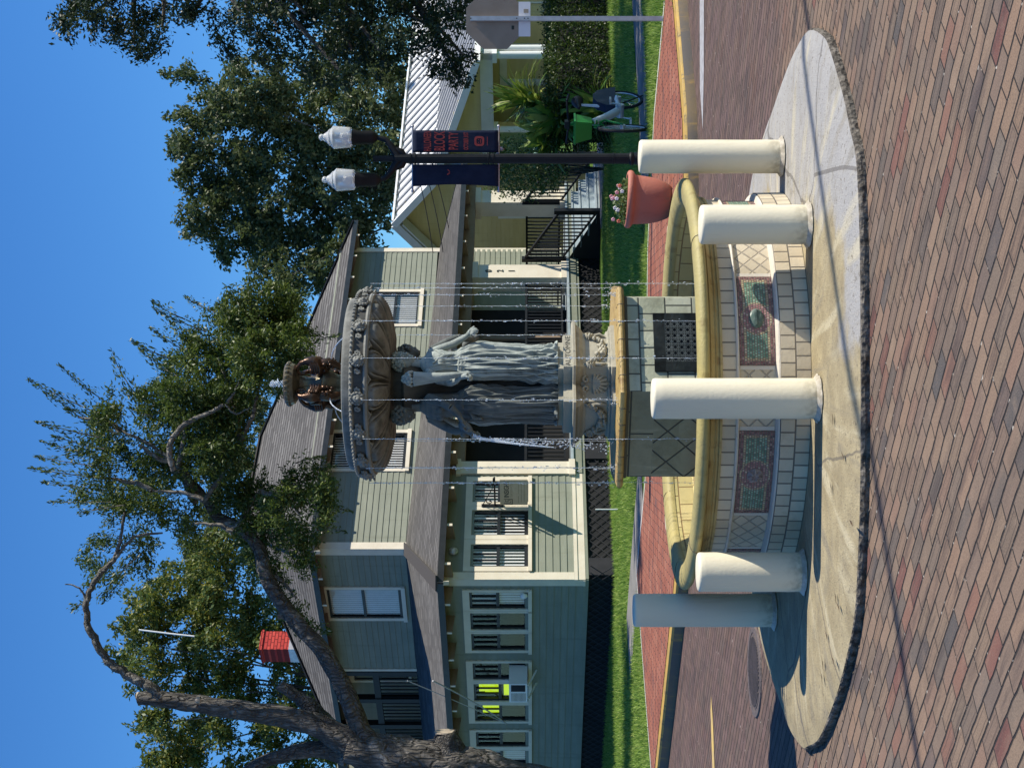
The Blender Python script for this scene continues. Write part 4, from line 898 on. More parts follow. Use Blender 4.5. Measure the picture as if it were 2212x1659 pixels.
mb.box(-.055,.055,-.105,-.098,-.001,.001)
mb.build('round_emblem',M['redink'],bo)
b2,bo2=banner(-1,'plain navy lamp post banner with one small red mark, on the left of the pole')
mb=MB(frame((lx-.18,ly_-.045,2.70),(1,0,0),(0,0,1),(0,-1,0)))
mb.bar((-.03,.02,0),(-.005,-.012,0),.014,.002); mb.bar((.035,.015,0),(.008,-.014,0),.010,.002); mb.build('emblem',M['redink'],bo2)
# stop sign seen from behind
sy=17.5; sx_=(CY-41.5)/F*sy; ss_=thing('road_sign','octagonal road sign seen from its bare tan back on a galvanised post','road sign',(sx_,sy,.12))
mb=MB(); mb.box(sx_-.026,sx_-.022,sy-.02,sy+.012,.1,2.36); mb.box(sx_+.022,sx_+.026,sy-.02,sy+.012,.1,2.36); mb.box(sx_-.026,sx_+.026,sy-.024,sy-.02,.1,2.36)
mb.build('post',M['galv'],ss_)
zc=1.65+(1149-1069.5)/F*sy; ro=.335/math.cos(R_(22.5)); mb=MB(frame((sx_-.01,sy+.018,zc),(1,0,0),(0,0,1),(0,-1,0))); mb.prism([(ro*math.cos(R_(22.5+45*i)),ro*math.sin(R_(22.5+45*i))) for i in range(8)],-.002,.002); pl=mb.build('octagon_plate',M['alu'],ss_)
mb=MB(); zc2=1.65+(1149-1133)/F*sy; mb.box(sx_-.20,sx_+.20,sy+.014,sy+.017,zc2-.068,zc2+.068); sp_=mb.build('small_plate',M['white'],ss_)
mb=MB(); mb.box(sx_+.07,sx_+.115,sy+.011,sy+.0135,zc2-.045,zc2+.01); mb.build('sticker',M['ink2'],sp_)
mb=MB(); 
for zz in (zc+.28,zc-.25,zc2,zc2-.04): mb.ball((sx_,sy-.026,zz),(.008,.005,.008),6,4)
mb.box(sx_-.12,sx_-.075,sy+.0125,sy+.0155,zc-.22,zc-.19)
mb.build('bolts',M['ink'],ss_)
# flower pot
px,py=(CY-436)/F*16.5,16.5; pt=thing('flower_pot','large round terracotta flower pot with rolled rim on the brick corner','flower pot',(px,py,.14))
Mp=Matrix.Translation((px,py,.14))@Matrix.Rotation(R_(3.2),4,'Y')
mb=MB(Mp); mb.lathe([(.001,0),(.155,0),(.185,.03),(.225,.12),(.25,.22),(.262,.33),(.268,.40),(.285,.412),(.305,.425),(.315,.45),(.31,.475),(.29,.488),(.27,.485),(.262,.46),(.258,.42),(.001,.41)],64,(0,0)); mb.build('pot_body',M['terra'],pt,True,60)
fl_=thing('flowering_plant','pink and white bedding flowers with green leaves growing in the terracotta pot','plant',(px,py,.55))
# ---------------- leaf scatter ----------------
def leafmesh(C_,D_,L,Wd,seed=0):
    """C_: centres, D_: preferred long axis; returns verts, quads (slightly folded leaves)"""
    r=np.random.default_rng(seed); n=len(C_)
    d=D_+r.normal(0,.55,(n,3)); d/=np.linalg.norm(d,axis=1)[:,None]
    w=r.normal(0,1,(n,3)); w-=(w*d).sum(1)[:,None]*d; w/=np.linalg.norm(w,axis=1)[:,None]
    s=r.uniform(.65,1.3,n)[:,None]; l=L*s; ww=Wd*s
    nn=np.cross(d,w)
    V=np.stack([C_-d*l*.5,C_+w*ww*.5+nn*ww*.15,C_+d*l*.5,C_-w*ww*.5+nn*ww*.15],1).reshape(-1,3)
    return V,np.arange(4*n).reshape(n,4)
def crown(name,ells,leaf,Lw,mat,parent,dens=1.,sub=.42,seed=1,twig=.35,per=70):
    """ells: (centre, radius) in metres"""
    r=np.random.default_rng(seed); Cs=[];Ds=[]
    for c,R in ells:
        ns=max(3,int(dens*(R/sub)**2.25*3.2))
        u=r.normal(0,1,(ns,3)); u/=np.linalg.norm(u,axis=1)[:,None]; rad=R*(r.uniform(0.1,1.,ns)**.45)[:,None]
        sc_=np.array(c)+u*rad*np.array([1,.9,.95])
        for q in range(ns):
            m=int(per*r.uniform(.5,1.4)); t=r.normal(0,1,(m,3))*sub*.42
            ax=u[q]*.8+r.normal(0,.5,3)+np.array([0,0,.15]); ax/=np.linalg.norm(ax)
            al=r.uniform(-.5,.9,(m,1))*sub*(1+twig*r.random())
            pos=sc_[q]+t*np.exp(-np.abs(al/sub)*.8)*.9+ax*al
            Cs.append(pos); Ds.append(np.repeat(ax[None]*.7,m,0))
    C_=np.concatenate(Cs); D_=np.concatenate(Ds); V,Fq=leafmesh(C_,D_,Lw[0],Lw[1],seed+5)
    return fast_mesh(name,V,Fq,mat,parent)
def ell(L,Y,seed=0,dj=.5):
    r=random.Random(seed); out=[]
    for e in L:
        dx,dy,rp=e[:3]; y=Y+(e[3] if len(e)>3 else r.uniform(-dj,dj)); out.append((P(dx,dy,y),rp/F*y))
    return out
def bpath(pts,r0,r1,n=6,jit=.03,seed=0):
    r=random.Random(seed); pts=[Vector(p) for p in pts]; out=[];m=len(pts)
    for i in range(m-1):
        p0=pts[max(i-1,0)];p1=pts[i];p2=pts[i+1];p3=pts[min(i+2,m-1)]
        for t in [j/n for j in range(n)]: out.append(.5*((2*p1)+(-p0+p2)*t+(2*p0-5*p1+4*p2-p3)*t*t+(-p0+3*p1-3*p2+p3)*t**3))
    out.append(pts[-1]); k=len(out)
    return [p+Vector((r.uniform(-1,1),r.uniform(-1,1),r.uniform(-1,1)))*jit*(r0 if i/k<.5 else r1)*2 for i,p in enumerate(out)],[ (r0+(r1-r0)*(i/(k-1)))*r.uniform(.92,1.08) for i in range(k)]
def knob(seed):
    return lambda i,a: 1+.07*math.sin(a*3+i*.7+seed)+.05*math.sin(a*5-i*1.1)
# ---- front left oak, trunk at the left edge ----
YT=23.5
t1=thing('oak_tree','big pruned oak at the left edge whose long limb leans over the green house','tree',(-6.6,YT+.5,.12))
mb=MB()
def limbpx(mb,L,Y,jit=.02,seed=1,n=5):
    pts=[];rad=[]
    for dx,dy,rp,*dd in L: y=Y+(dd[0] if dd else 0); pts.append(P(dx,dy,y)); rad.append(rp/F*y)
    P_,_=bpath(pts,.1,.1,n,jit,seed); k=len(P_); R2=[]
    for i in range(k):
        f=i/(k-1)*(len(rad)-1); a=int(min(f,len(rad)-2)); R2.append(rad[a]+(rad[a+1]-rad[a])*(f-a))
    mb.tube(P_,R2,16,True,knob(seed))
limbpx(mb,[(1370,1750,70),(1240,1722,52),(1120,1693,48),(1020,1662,46),(960,1650,47),(880,1638,47),(810,1626,44),(750,1608,38)],YT,.02,1,7)
trunk=mb.build('trunk',M['bark'],t1,True,80)
mb=MB(); limbpx(mb,[(980,1640,36),(968,1605,30),(962,1583,24)],YT,.01,2,4); mb.build('sawn_stub',M['bark'],trunk,True,80)
mb=MB(); p=P(961,1581,YT); mb.cyl(p,p+Vector((.02,0,0)),.165,.16,20); mb.build('sawn_face',M['cut'],trunk)
mb=MB(); limbpx(mb,[(815,1620,32),(780,1578,23),(751,1504,20),(704,1416,18,.1),(657,1363,17,.2),(610,1304,16,.3),(575,1245,15,.4),(558,1181,14,.5),(517,1140,12.5,.5),(470,1116,11,.6),(446,1081,9.5,.6),(405,1034,8,.6),(373,1015,6,.6)],YT,.03,3); mb.build('limb',M['bark'],trunk,True,80)
mb=MB(); limbpx(mb,[(775,1615,36),(705,1577,26),(640,1553,24),(560,1540,21),(480,1528,20),(430,1521,19),(370,1512,17),(315,1508,15),(300,1507,13.5)],YT,.03,4); mb.build('limb',M['bark'],trunk,True,80)
mb=MB(); p=P(300,1506,YT); mb.tube([p+Vector((0,0,-.01)),p+Vector((-.004,0,.02))],[.092,.088],14); mb.build('sawn_face',M['cut'],trunk,True); mb=MB(); p=P(428,1512,YT-.2); mb.ball(p,(.05,.03,.05),12,8); mb.build('sawn_face',M['cut'],trunk,True)
mb=MB(); limbpx(mb,[(350,1505,12),(320,1480,11),(285,1465,10),(250,1440,9),(222,1415,8),(200,1370,8),(188,1340,7),(186,1300,6.5),(197,1270,6),(220,1235,6.5),(245,1210,5),(262,1160,3.5),(270,1105,2.5)],YT-.3,.08,5); mb.build('limb',M['bark2'],trunk,True,80)
mb=MB(); limbpx(mb,[(770,1605,32),(715,1575,22),(670,1525,17),(640,1503,13),(605,1478,12)],YT+.4,.06,6); mb.build('limb',M['bark'],trunk,True,80)
mb=MB(); limbpx(mb,[(750,1625,28),(690,1617,18),(620,1628,15),(560,1650,13),(500,1690,11)],YT+.2,.05,7); mb.build('limb',M['bark'],trunk,True,80)
mb=MB(); 
limbpx(mb,[(373,1015,6),(366,963,6),(399,917,5.5),(452,893,4.5),(481,875,4)],YT-.6,.05,8); limbpx(mb,[(490,870,4),(505,850,2.5),(515,825,1.5)],YT-.6,.05,9); limbpx(mb,[(488,872,3),(510,895,2),(540,880,1)],YT-.6,.05,10)
limbpx(mb,[(400,1030,10,.6),(420,1080,9,.6),(395,1010,7,.3),(340,990,5),(300,960,3)],YT,.05,11); limbpx(mb,[(250,1205,4),(290,1160,3),(350,1150,2)],YT-.3,.05,12)
limbpx(mb,[(188,1300,3),(172,1270,2),(140,1262,1)],YT-.3,.05,13)
for i,(a,b) in enumerate([((560,1230),(640,1290)),((500,1150),(560,1060)),((500,1150),(420,1130)),((440,1080),(520,960)),((385,1010),(260,930)),((440,1080),(330,1060)),((520,960),(560,830)),((520,960),(470,770)),((260,930),(170,900)),((330,1060),(200,1030)),((560,830),(560,690)),((600,1330),(680,1380)),((560,1060),(650,1110)),((385,1010),(400,860))]):
    limbpx(mb,[(a[0],a[1],6),((a[0]*.6+b[0]*.4)+8,(a[1]*.6+b[1]*.4)-6,4.5),(b[0],b[1],2)],YT+rnd.uniform(-.3,.5),.08,20+i)
mb.build('branches',M['bark2'],trunk,True,80)
E1_=[(528,658,40),(610,700,62),(560,690,72),(500,735,72),(430,760,58),(575,776,84),(640,752,46),(640,800,40),(490,830,78),(420,850,70),(360,830,44),(400,720,26),(505,880,58),(470,930,66),(400,930,55),(485,970,56),(350,880,40),(325,905,32),(470,1010,60),(390,1000,50),(560,1075,52),(625,1100,52),(585,1140,48),(520,1110,46),(660,1060,46),(690,1095,42),(700,1050,32),(640,1180,40),(590,1240,34),(640,1150,34),(330,1000,45),(300,1050,50),(350,1080,46),(280,1105,34),(250,900,40),(215,920,34),(260,970,38),(200,980,30),(235,1025,34),(185,1060,26),(230,1080,30),(300,850,22),(420,1150,34),(380,1130,28),(290,1180,36),(300,1215,24),(230,1175,20),(215,1240,18),(250,1250,24),(200,1215,10),(640,1310,22),(665,1345,18),(600,1290,16),(620,660,42),(648,700,28),(505,690,40),(460,880,40),(650,1210,22),(560,1180,38),(500,1080,36)]
cr1=crown('crown',ell(E1_,YT+.3,3,.9),None,(.072,.026),M['leaf1'],t1,dens=2.0,sub=.24,seed=11,per=140)
# long sprays reaching into the sky
SPR=[((446,717),(329,664)),((434,776),(323,705)),((399,823),(300,752)),((300,860),(240,752)),((400,690),(330,650)),((380,780),(285,735)),((255,885),(127,787)),((230,900),(59,819)),((225,920),(95,845)),((215,945),(80,910)),((230,990),(88,952)),((225,1010),(75,985)),((220,1034),(62,1010)),((235,1060),(90,1040)),((240,1085),(105,1085)),((260,940),(140,880)),((225,970),(110,940)),((270,1090),(165,1110)),((480,680),(400,640)),((680,740),(735,722)),((660,800),(710,812)),((700,1090),(765,1105)),((690,1130),(750,1150)),((640,1000),(705,985)),((650,1030),(725,1005)),((600,760),(660,765)),((190,1300),(155,1320)),((640,1330),(690,1370)),((235,1180),(195,1165)),((300,1200),(240,1270)),((330,900),(280,880)),((560,640),(600,610))]
Cs=[];Ds=[]; mb=MB()
for i,(a,b) in enumerate(SPR):
    y=YT+rnd.uniform(-.4,.8); A=np.array(P(a[0],a[1],y)); B=np.array(P(b[0],b[1],y+rnd.uniform(-.3,.3))); n_=int(np.linalg.norm(B-A)*120)+20
    t=nr.random(n_)[:,None]; bend=np.sin(t*3.1)*.06; Cs.append(A+(B-A)*t+nr.normal(0,1,(n_,3))*(.075*(1-t)+.012)+np.array([0,0,1])*bend); Ds.append(np.repeat(((B-A)/np.linalg.norm(B-A))[None]*1.3,n_,0))
    mb.tube([Vector(A+(B-A)*tt+np.array([0,0,1])*math.sin(tt*3.1)*.06) for tt in (0,.25,.5,.75,1)],[.012,.009,.007,.005,.002],5)
mb.build('twigs',M['bark2'],trunk,True)
V,Fq=leafmesh(np.concatenate(Cs),np.concatenate(Ds),.075,.024,3); fast_mesh('crown_sprays',V,Fq,M['leaf4'] if False else M['leaf1'],t1)
# ---- trees behind ----
def btree(lab,L,Y,leafm,trunkpx,size=(.16,.07),dens=.8,sub=.55,per=60,seed=1,dj=1.5,bark='bark',tr=.3,rs=1.):
    ex=[(c,R*rs) for c,R in ell(L,Y,seed,dj)]; tx=P(1149,trunkpx,Y).x
    t=thing('oak_tree',lab,'tree',(tx,Y,.1),'oak trees behind the houses'); mb=MB(); top=sum((e[0].z for e in ex))/len(ex)
    P_,R2=bpath([(tx,Y,.1),(tx+.1,Y,top*.3),(tx-.1,Y,top*.6),(tx,Y,top*.85)],tr*1.1,tr*.5,5,.05,seed); mb.tube(P_,R2,12,True,knob(seed))
    tk=mb.build('trunk',M[bark],t,True,80); mb=MB(); r=random.Random(seed)
    for c,R in ex[::2]:
        f=r.uniform(.35,.75); s0=Vector((tx,Y,top*f)); m_=s0.lerp(c,.5)+Vector((0,0,r.uniform(.1,.6))); P_,R2=bpath([s0,m_,c],tr*.14,.012,4,.1,seed); mb.tube(P_,R2,6)
    mb.build('branches',M[bark],tk,True)
    crown('crown',ex,None,size,leafm,t,dens,sub,seed,.5,per); return t
btree('tall broad dark green oak standing behind the yellow house and the street lamp',
 [(470,200,62),(430,250,60),(430,310,62),(440,380,62),(450,450,62),(470,510,55),(520,210,70),(520,290,80),(520,380,80),(530,460,75),(560,530,66),(600,180,70),(610,270,80),(620,370,85),(630,460,80),(640,550,66),(600,610,46),(560,600,40),(660,590,50),(700,180,75),(710,280,80),(710,370,80),(720,450,75),(720,530,60),(690,600,50),(800,200,75),(800,290,70),(800,370,62),(800,440,60),(800,505,45),(640,620,40),(410,165,26),(395,300,30),(400,420,28),(860,250,60),(850,150,70),(855,350,45),(745,590,50)],50.,M['leaf2'],400,(.17,.085),1.1,.5,150,5,rs=.93)
btree('yellowish green oak rising behind the red chimney of the green house',
 [(300,1340,34),(330,1290,40),(470,1230,56),(420,1200,46),(540,1220,46),(640,1300,36),(650,1420,34),(580,1340,44),(520,1460,40),(560,1500,40),(620,1560,44),(700,1560,34),(480,1560,44),(380,1620,50),(280,1420,34),(330,1330,42),(310,1390,46),(350,1440,46),(300,1450,30),(400,1300,50),(400,1370,52),(420,1430,46),(380,1490,38),(460,1330,50),(470,1400,50),(490,1460,40),(530,1360,45),(440,1480,34),(420,1250,46),(480,1270,46),(540,1290,40),(560,1400,40),(600,1440,30),(360,1270,36),(360,1560,46),(330,1590,30),(420,1570,40),(470,1600,34),(350,1640,44),(420,1640,40),(520,1530,26),(560,1560,24),(640,1470,30),(660,1520,26),(600,1590,40),(560,1640,36),(640,1640,40),(700,1620,36),(740,1650,36),(330,1690,40),(500,1690,40)],44.,M['leaf4'],1500,(.14,.065),1.5,.42,140,9)
btree('low dark oak seen between the roof peak and the leaning limb',
 [(600,820,40),(570,900,50),(520,1000,55),(480,1100,55),(560,1080,50),(540,1180,50),(440,1180,46),(620,1180,30)],46.,M['leaf2'],1000,(.14,.065),1.4,.45,130,13)
# ---- overhanging tree on the right, trunk outside the frame ----
t3=thing('oak_tree','dark shaded oak foliage hanging in from the top right corner above the yellow house','tree',(8.3,22.5,.12))
E3=[(150,20,34),(125,55,22),(190,45,40),(240,70,42),(200,10,60),(290,40,50),(350,60,44),(395,30,36),(290,95,26),(340,100,22),(420,20,24),(270,0,60),(370,-10,50),(560,20,60),(540,75,38),(500,110,26),(600,60,60),(640,110,48),(660,30,70),(600,120,34),(720,60,62),(700,120,44),(760,110,46),(790,40,70),(820,110,40),(860,70,50),(880,20,70),(900,110,30),(930,60,44),(960,30,56),(960,95,28),(990,60,34),(1000,120,20),(1015,10,44),(940,-20,60),(740,-10,70),(560,-20,60),(480,40,34),(520,30,44),(940,150,16),(985,150,14),(1060,-10,30),(640,-60,90),(760,-80,100),(880,-80,100),(300,-80,90),(450,-90,90),(680,155,26),(745,165,22)]
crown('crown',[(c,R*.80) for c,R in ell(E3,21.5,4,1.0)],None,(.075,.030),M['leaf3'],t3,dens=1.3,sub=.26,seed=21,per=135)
crown('crown_unseen_shade',[(Vector(c),r) for c,r in (((8.2,24,6.3),1.5),((9.6,25.5,6.4),1.7),((8.2,28.3,5.9),1.3),((7.9,26.3,5.9),1.2),((9.9,20.6,6.6),1.5),((12.8,31.5,6.6),2.2),((13.5,34,6.4),2.),((9.6,23.2,6.8),1.7),((11.2,27.,6.8),1.6),((12.2,24.8,7.6),1.6),((11.6,22.6,7),1.4),((7.4,30.6,5.3),1.1),((8.8,31.6,5.6),1.1))],None,(.16,.07),M['leaf3'],t3,dens=1.5,sub=.5,seed=23,per=110)  # unseen leaf clumps added to shade the lawn, porch, hedge and bicycle
mb=MB(); P_,R2=bpath([(8.3,22.5,.12),(8.2,22.4,2.),(8.0,22.3,4.),(7.6,22.,6.)],.42,.28,6,.04,3); mb.tube(P_,R2,14,True,knob(2)); tk=mb.build('trunk',M['bark'],t3,True,80)
mb=MB()
for i,e in enumerate(E3[::2]):
    c=P(e[0],e[1],21.5); P_,R2=bpath([(7.9,22.2,2.5+(i%5)*.8),Vector((7.9,22.2,3.5+(i%5)*.7)).lerp(c,.5)+Vector((0,0,.4)),c],.10,.02,5,.1,i); mb.tube(P_,R2,6)
mb.build('branches',M['bark'],tk,True)
# ---- hedge, shrubs ----
def leafbox(name,lab,cat,n,fnc,size,mat,root,extra=None,grp=None):
    t=thing(name,lab,cat,root,grp); C_=np.array([fnc() for _ in range(n)]); D_=np.tile(np.array([0,-.2,.3]),(n,1)); V,Fq=leafmesh(C_,D_,size[0],size[1],n); fast_mesh('foliage',V,Fq,mat,t)
    if extra: extra(t)
    return t
def hed():
    s_=rnd.uniform(0,7.5); side=rnd.random(); b=.06*math.sin(s_*5)+.05*math.sin(s_*11)
    if side<.45: w,z=-.62-abs(rnd.gauss(0,.05))+b*.5, rnd.uniform(.1,1.28)
    elif side<.85: w,z=rnd.uniform(-.65,.65),1.28+rnd.gauss(0,.05)+b
    elif side<.93: s_=-abs(rnd.gauss(0,.06)); w,z=rnd.uniform(-.65,.65),rnd.uniform(.1,1.28)
    else: w,z=rnd.uniform(-.6,.6),rnd.uniform(.1,1.25)
    return (4.95+s_*.707+w*-.707*-1, 28.6+s_*.707-w*-.707*1 if False else 28.6+s_*.707+w*.707*1*(1), z) if False else (4.95+s_*.75-w*.66, 28.9+s_*.66+w*.75, z)
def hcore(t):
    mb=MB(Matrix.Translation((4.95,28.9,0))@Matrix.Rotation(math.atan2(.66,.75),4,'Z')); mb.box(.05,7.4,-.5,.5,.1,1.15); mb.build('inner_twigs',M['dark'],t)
leafbox('hedge','long clipped green hedge with a sunlit top along the lawn at the right','hedge',30000,hed,(.06,.03),M['hedge'],(4.95,28.9,.12),hcore)
def strap(lab,c,n,L0,W0,seed,mat='frond',spread=1.,rootz=.12,name='strap_leaved_plant',grp=None,stem=0.):
    r=random.Random(seed); t=thing(name,lab,'plant',(c[0],c[1],rootz),grp); mb=MB()
    for i in range(n):
        a=r.uniform(0,6.283); el=r.uniform(.3,1.35); L=L0*r.uniform(.6,1.1); w=W0*r.uniform(.7,1.2); d=Vector((math.cos(a)*math.cos(el)*spread,math.sin(a)*math.cos(el)*spread,math.sin(el))); sd=Vector((-math.sin(a),math.cos(a),0))
        b=Vector((c[0]+r.uniform(-.1,.1),c[1]+r.uniform(-.1,.1),c[2]+stem+r.uniform(-.1,.2))); vs=[];m=6
        for j in range(m+1):
            u=j/m; p_=b+d*L*u+Vector((0,0,-1))*L*.55*u**2.2*math.cos(el); ww=w*math.sin(math.pi*min(.12+u*.88,1))**.7*.5; vs+= [p_-sd*ww,p_+Vector((0,0,-.15*ww)),p_+sd*ww]
        mb.add(vs,[(3*j+k_,3*j+k_+1,3*j+k_+4,3*j+k_+3) for j in range(m) for k_ in (0,1)])
    mb.build('leaves',M[mat],t,True)
    if stem>.3: mb=MB(); mb.tube([(c[0],c[1],rootz),(c[0]+.03,c[1],rootz+stem*.5),(c[0],c[1],c[2]+stem)],[.05,.04,.035],8); mb.build('stem',M['bark'],t,True)
    return t
strap('spiky plant with long thin shiny leaves above the hedge end beside the yellow porch',(P(1150,215,29.8).x,29.8,.2),150,1.05,.075,1,stem=1.35)
strap('leafy green strap plant with broad glossy blades behind the parked bicycle',(P(1200,255,29.).x,29.,.15),150,1.1,.13,2,stem=.7)
strap('low clump of narrow leaves at the foot of the hedge beside the bicycle',(P(1250,235,28.4).x,28.2,.12),110,.95,.09,4,stem=.05)
strap('ginger-like clump with big bright green leaves right beside the stair rail',(P(1170,290,29.6).x,29.8,.15),90,.95,.24,3,stem=.9)
def shrub(): 
    while True:
        x,y,z=rnd.gauss(0,.42),rnd.gauss(0,.35),rnd.uniform(0,1.9)
        if (x/.66)**2+((z-1.)/.9)**2<1+rnd.uniform(-.3,.3): return (P(1149,362,31.8).x+x,31.8+y,.85+z)
def fl2(t):
    mb=MB()
    for x_,z_ in ((335,1075),(340,1110),(322,1085)): mb.ball(P(z_,x_,31.4),.05,6,5)
    mb.build('blossom',M['petal'],t,True); mb=MB(); 
    for k_ in range(9): mb.tube([(P(1149,365,31.8).x,31.8,.12),(P(1149,365,31.8).x+rnd.uniform(-.2,.2),31.8,.9),(P(1149,365,31.8).x+rnd.uniform(-.5,.5),31.8,1.8)],[.02,.014,.006],5)
    mb.build('stems',M['bark'],t)
leafbox('rose_bush','airy rose bush with small pale leaves and pink blossom beside the stair rail','shrub',5200,shrub,(.07,.04),M['rosel'],(P(1149,365,31.8).x,31.8,.12),fl2)
# flowers in the pot
n_=900; C_=[];
for i in range(n_):
    a=rnd.random()*6.28; r=.25*math.sqrt(rnd.random()); C_.append((px+r*math.cos(a),py+r*math.sin(a),.58+rnd.random()*.17*(1-(r/.3)**2)+.02))
V,Fq=leafmesh(np.array(C_),np.tile(np.array([0,0,.6]),(n_,1)),.045,.024,77); fast_mesh('foliage',V,Fq,M['rosel'],fl_)
for mt,k_ in (('petal',7),('petalw',6),('orange',5)):
    for i in range(k_):
        a=rnd.random()*6.28; r=.22*math.sqrt(rnd.random()); c=Vector((px+r*math.cos(a),py+r*math.sin(a)-.03,.66+rnd.random()*.13)); mb=MB()
        for q in range(5):
            aa=q*1.2566; mb.ball(c+Vector((.012*math.cos(aa),-.004,.012*math.sin(aa))),(.011,.005,.011),6,4)
        mb.build('blossom',M[mt],fl_,True)
# ---- grass ----
def inpoly(x,y,poly):
    c=False;n=len(poly);j=n-1
    for i in range(n):
        if (poly[i][1]>y)!=(poly[j][1]>y) and x<(poly[j][0]-poly[i][0])*(y-poly[i][1])/(poly[j][1]-poly[i][1])+poly[i][0]: c=not c
        j=i
    return c
def ribdist(line,x,y):
    b=9
    for (x0,y0),(x1,y1) in zip(line,line[1:]):
        dx_,dy_=x1-x0,y1-y0; t=max(0,min(1,((x-x0)*dx_+(y-y0)*dy_)/(dx_*dx_+dy_*dy_))); b=min(b,math.hypot(x-x0-dx_*t,y-y0-dy_*t))
    return b
W1=[(2.5,20.3),(4.2,21.0),(9.,24.6),(20,33)]; W2=[(-1.4,21.0),(-2.6,22.35),(-4.2,23.95)]
G_=[]; tries=0; lotp=[(p[0],p[1]) for p in c3]
lotpoly=lotp+[(140,300),(-140,300)]; padp=pad
while len(G_)<88000 and tries<400000:
    tries+=1; y=15.5+rnd.random()**1.15*17; x=rnd.uniform(-.27,.27)*y
    if not inpoly(x,y,lotpoly) or inpoly(x,y,padp) or ribdist(W1,x,y)<.70 or ribdist(W2,x,y)<.66 or ribdist([(4.35,17.32),(3.32,18.78),(1.78,19.8),(-1.28,20.25),(-2.75,21.95)],x,y)<.04: continue
    if y-28>abs(x+3.6)-.1: continue
    G_.append((x,y))
G_=np.array(G_); n=len(G_); h=nr.uniform(.03,.085,n); a=nr.uniform(0,6.28,n); lean=nr.normal(0,.03,(n,2)); w=nr.uniform(.005,.010,n)
b=np.stack([G_[:,0],G_[:,1],np.full(n,.112)],1); sd=np.stack([np.cos(a)*w,np.sin(a)*w,np.zeros(n)],1)
tip=b+np.stack([lean[:,0],lean[:,1],h],1); V=np.stack([b-sd,b+sd,tip],1).reshape(-1,3)
gr_=fast_mesh('grass',V,np.arange(3*n).reshape(n,3),M['grass'],None,3); tag(gr_,'short green lawn grass in front of the houses','grass',kind='stuff')
# ---------------- green house ----------------
q=.70710678; e1=Vector((q,q,0)); ef=Vector((q,-q,0)); e2=Vector((-q,q,0)); el=Vector((-q,-q,0))
C0=Vector((-3.6,28.,0)); C1=Vector((-3.6,33.15,0))
h1=thing('green_house','two storey sage green clapboard house with cream trim, grey hip roofs and dark porch','house',(-3.6,28.,.12))
FR=frame(C0,e1,-ef,(0,0,1)); LF=frame(C0,-e2,-el,(0,0,1)); UF=frame(C1,e1,-ef,(0,0,1)); UL=frame(C1,-e2,-el,(0,0,1))
def boards(Mx,x0,x1,z0,z1,ops=(),ex=.135,pr=.016):
    mb=MB(Mx); z=z0
    while z<z1-.01:
        zt=min(z+ex,z1); zc=(z+zt)/2; segs=[(x0,x1)]
        for a,b,c,d in ops:
            if c<zc<d:
                ns=[]
                for s0,s1 in segs:
                    if b<=s0 or a>=s1: ns.append((s0,s1))
                    else:
                        if a>s0: ns.append((s0,a))
                        if b<s1: ns.append((b,s1))
                segs=ns
        for s0,s1 in segs:
            mb.add([(s0,-pr,z),(s1,-pr,z),(s1,-.002,zt),(s0,-.002,zt),(s0,0,z),(s1,0,z)],[(0,1,2,3),(4,5,1,0),(0,3,4),(1,5,2)])
        z=zt
    return mb
def window(Mx,x0,x1,z0,z1,par,tl=.09,tr=.09,tt=.13,tb=.07,lites=3,blind=True,midz=.52,bside=1.,mat='trim'):
    """opening x0..x1, z0..z1; casing around it"""
    mb=MB(Mx); pr=-.035
    mb.box(x0-tl,x0,pr,.02,z0,z1); mb.box(x1,x1+tr,pr,.02,z0,z1); mb.box(x0-tl,x1+tr,pr-.003,.02,z1,z1+tt); mb.box(x0-tl-.01,x1+tr+.01,pr-.03,.02,z0-tb,z0)
    w=mb.build('window',M[mat],par); mb=MB(Mx); f=.045; zm=z0+(z1-z0)*midz
    for a,b,c,d,y in ((x0,x0+f,z0,z1,0),(x1-f,x1,z0,z1,0),(x0+f,x1-f,z1-f,z1,0),(x0+f,x1-f,z0,z0+f*1.6,0),(x0+f,x1-f,zm-.03,zm+.03,0)): mb.box(a,b,.0+y,.05+y,c,d)
    for i in range(1,lites): xx=x0+f+(x1-x0-2*f)*i/lites; mb.box(xx-.011,xx+.011,.004,.04,zm+.03,z1-f)
    mb.build('sash',M['sash'],w)
    mb=MB(Mx); mb.add([(x0+f,.03,z0+f),(x1-f,.03,z0+f),(x1-f,.03,z1-f),(x0+f,.03,z1-f)],[(0,1,2,3)]); mb.build('glass',M['glass'],w)
    if blind:
        mb=MB(Mx); sw=.042; x=x0+.02
        while x<x1-.01:
            mb.add([(x,.062,z0+.06),(x+sw,.075,z0+.06),(x+sw,.075,z1-.03),(x,.062,z1-.03)],[(0,1,2,3)]); x+=sw+.034
        mb.build('blind',M['blind'],w)
    mb=MB(Mx); mb.add([(x0-.05,.3,z0-.05),(x1+.05,.3,z0-.05),(x1+.05,.3,z1+.05),(x0-.05,.3,z1+.05)],[(0,1,2,3)])
    for a,b in ((x0-.05,x0-.05),(x1+.05,x1+.05)): mb.add([(a,.02,z0-.05),(a,.3,z0-.05),(a,.3,z1+.05),(a,.02,z1+.05)],[(0,1,2,3)])
    mb.build('room_behind',M['dark'],w); return w
# lower front room (s 0..2.56)
ops=[(.27,.80,1.72,2.80),(1.02,1.64,1.72,2.80),(1.84,2.38,1.72,2.80)]
boards(FR,0,2.56,.86,3.35,ops).build('wall',M['sid'],h1)
for i,(a,b,c,d) in enumerate(ops): window(FR,a,b,c,d,h1,tl=.105 if i else .11,tr=.105)
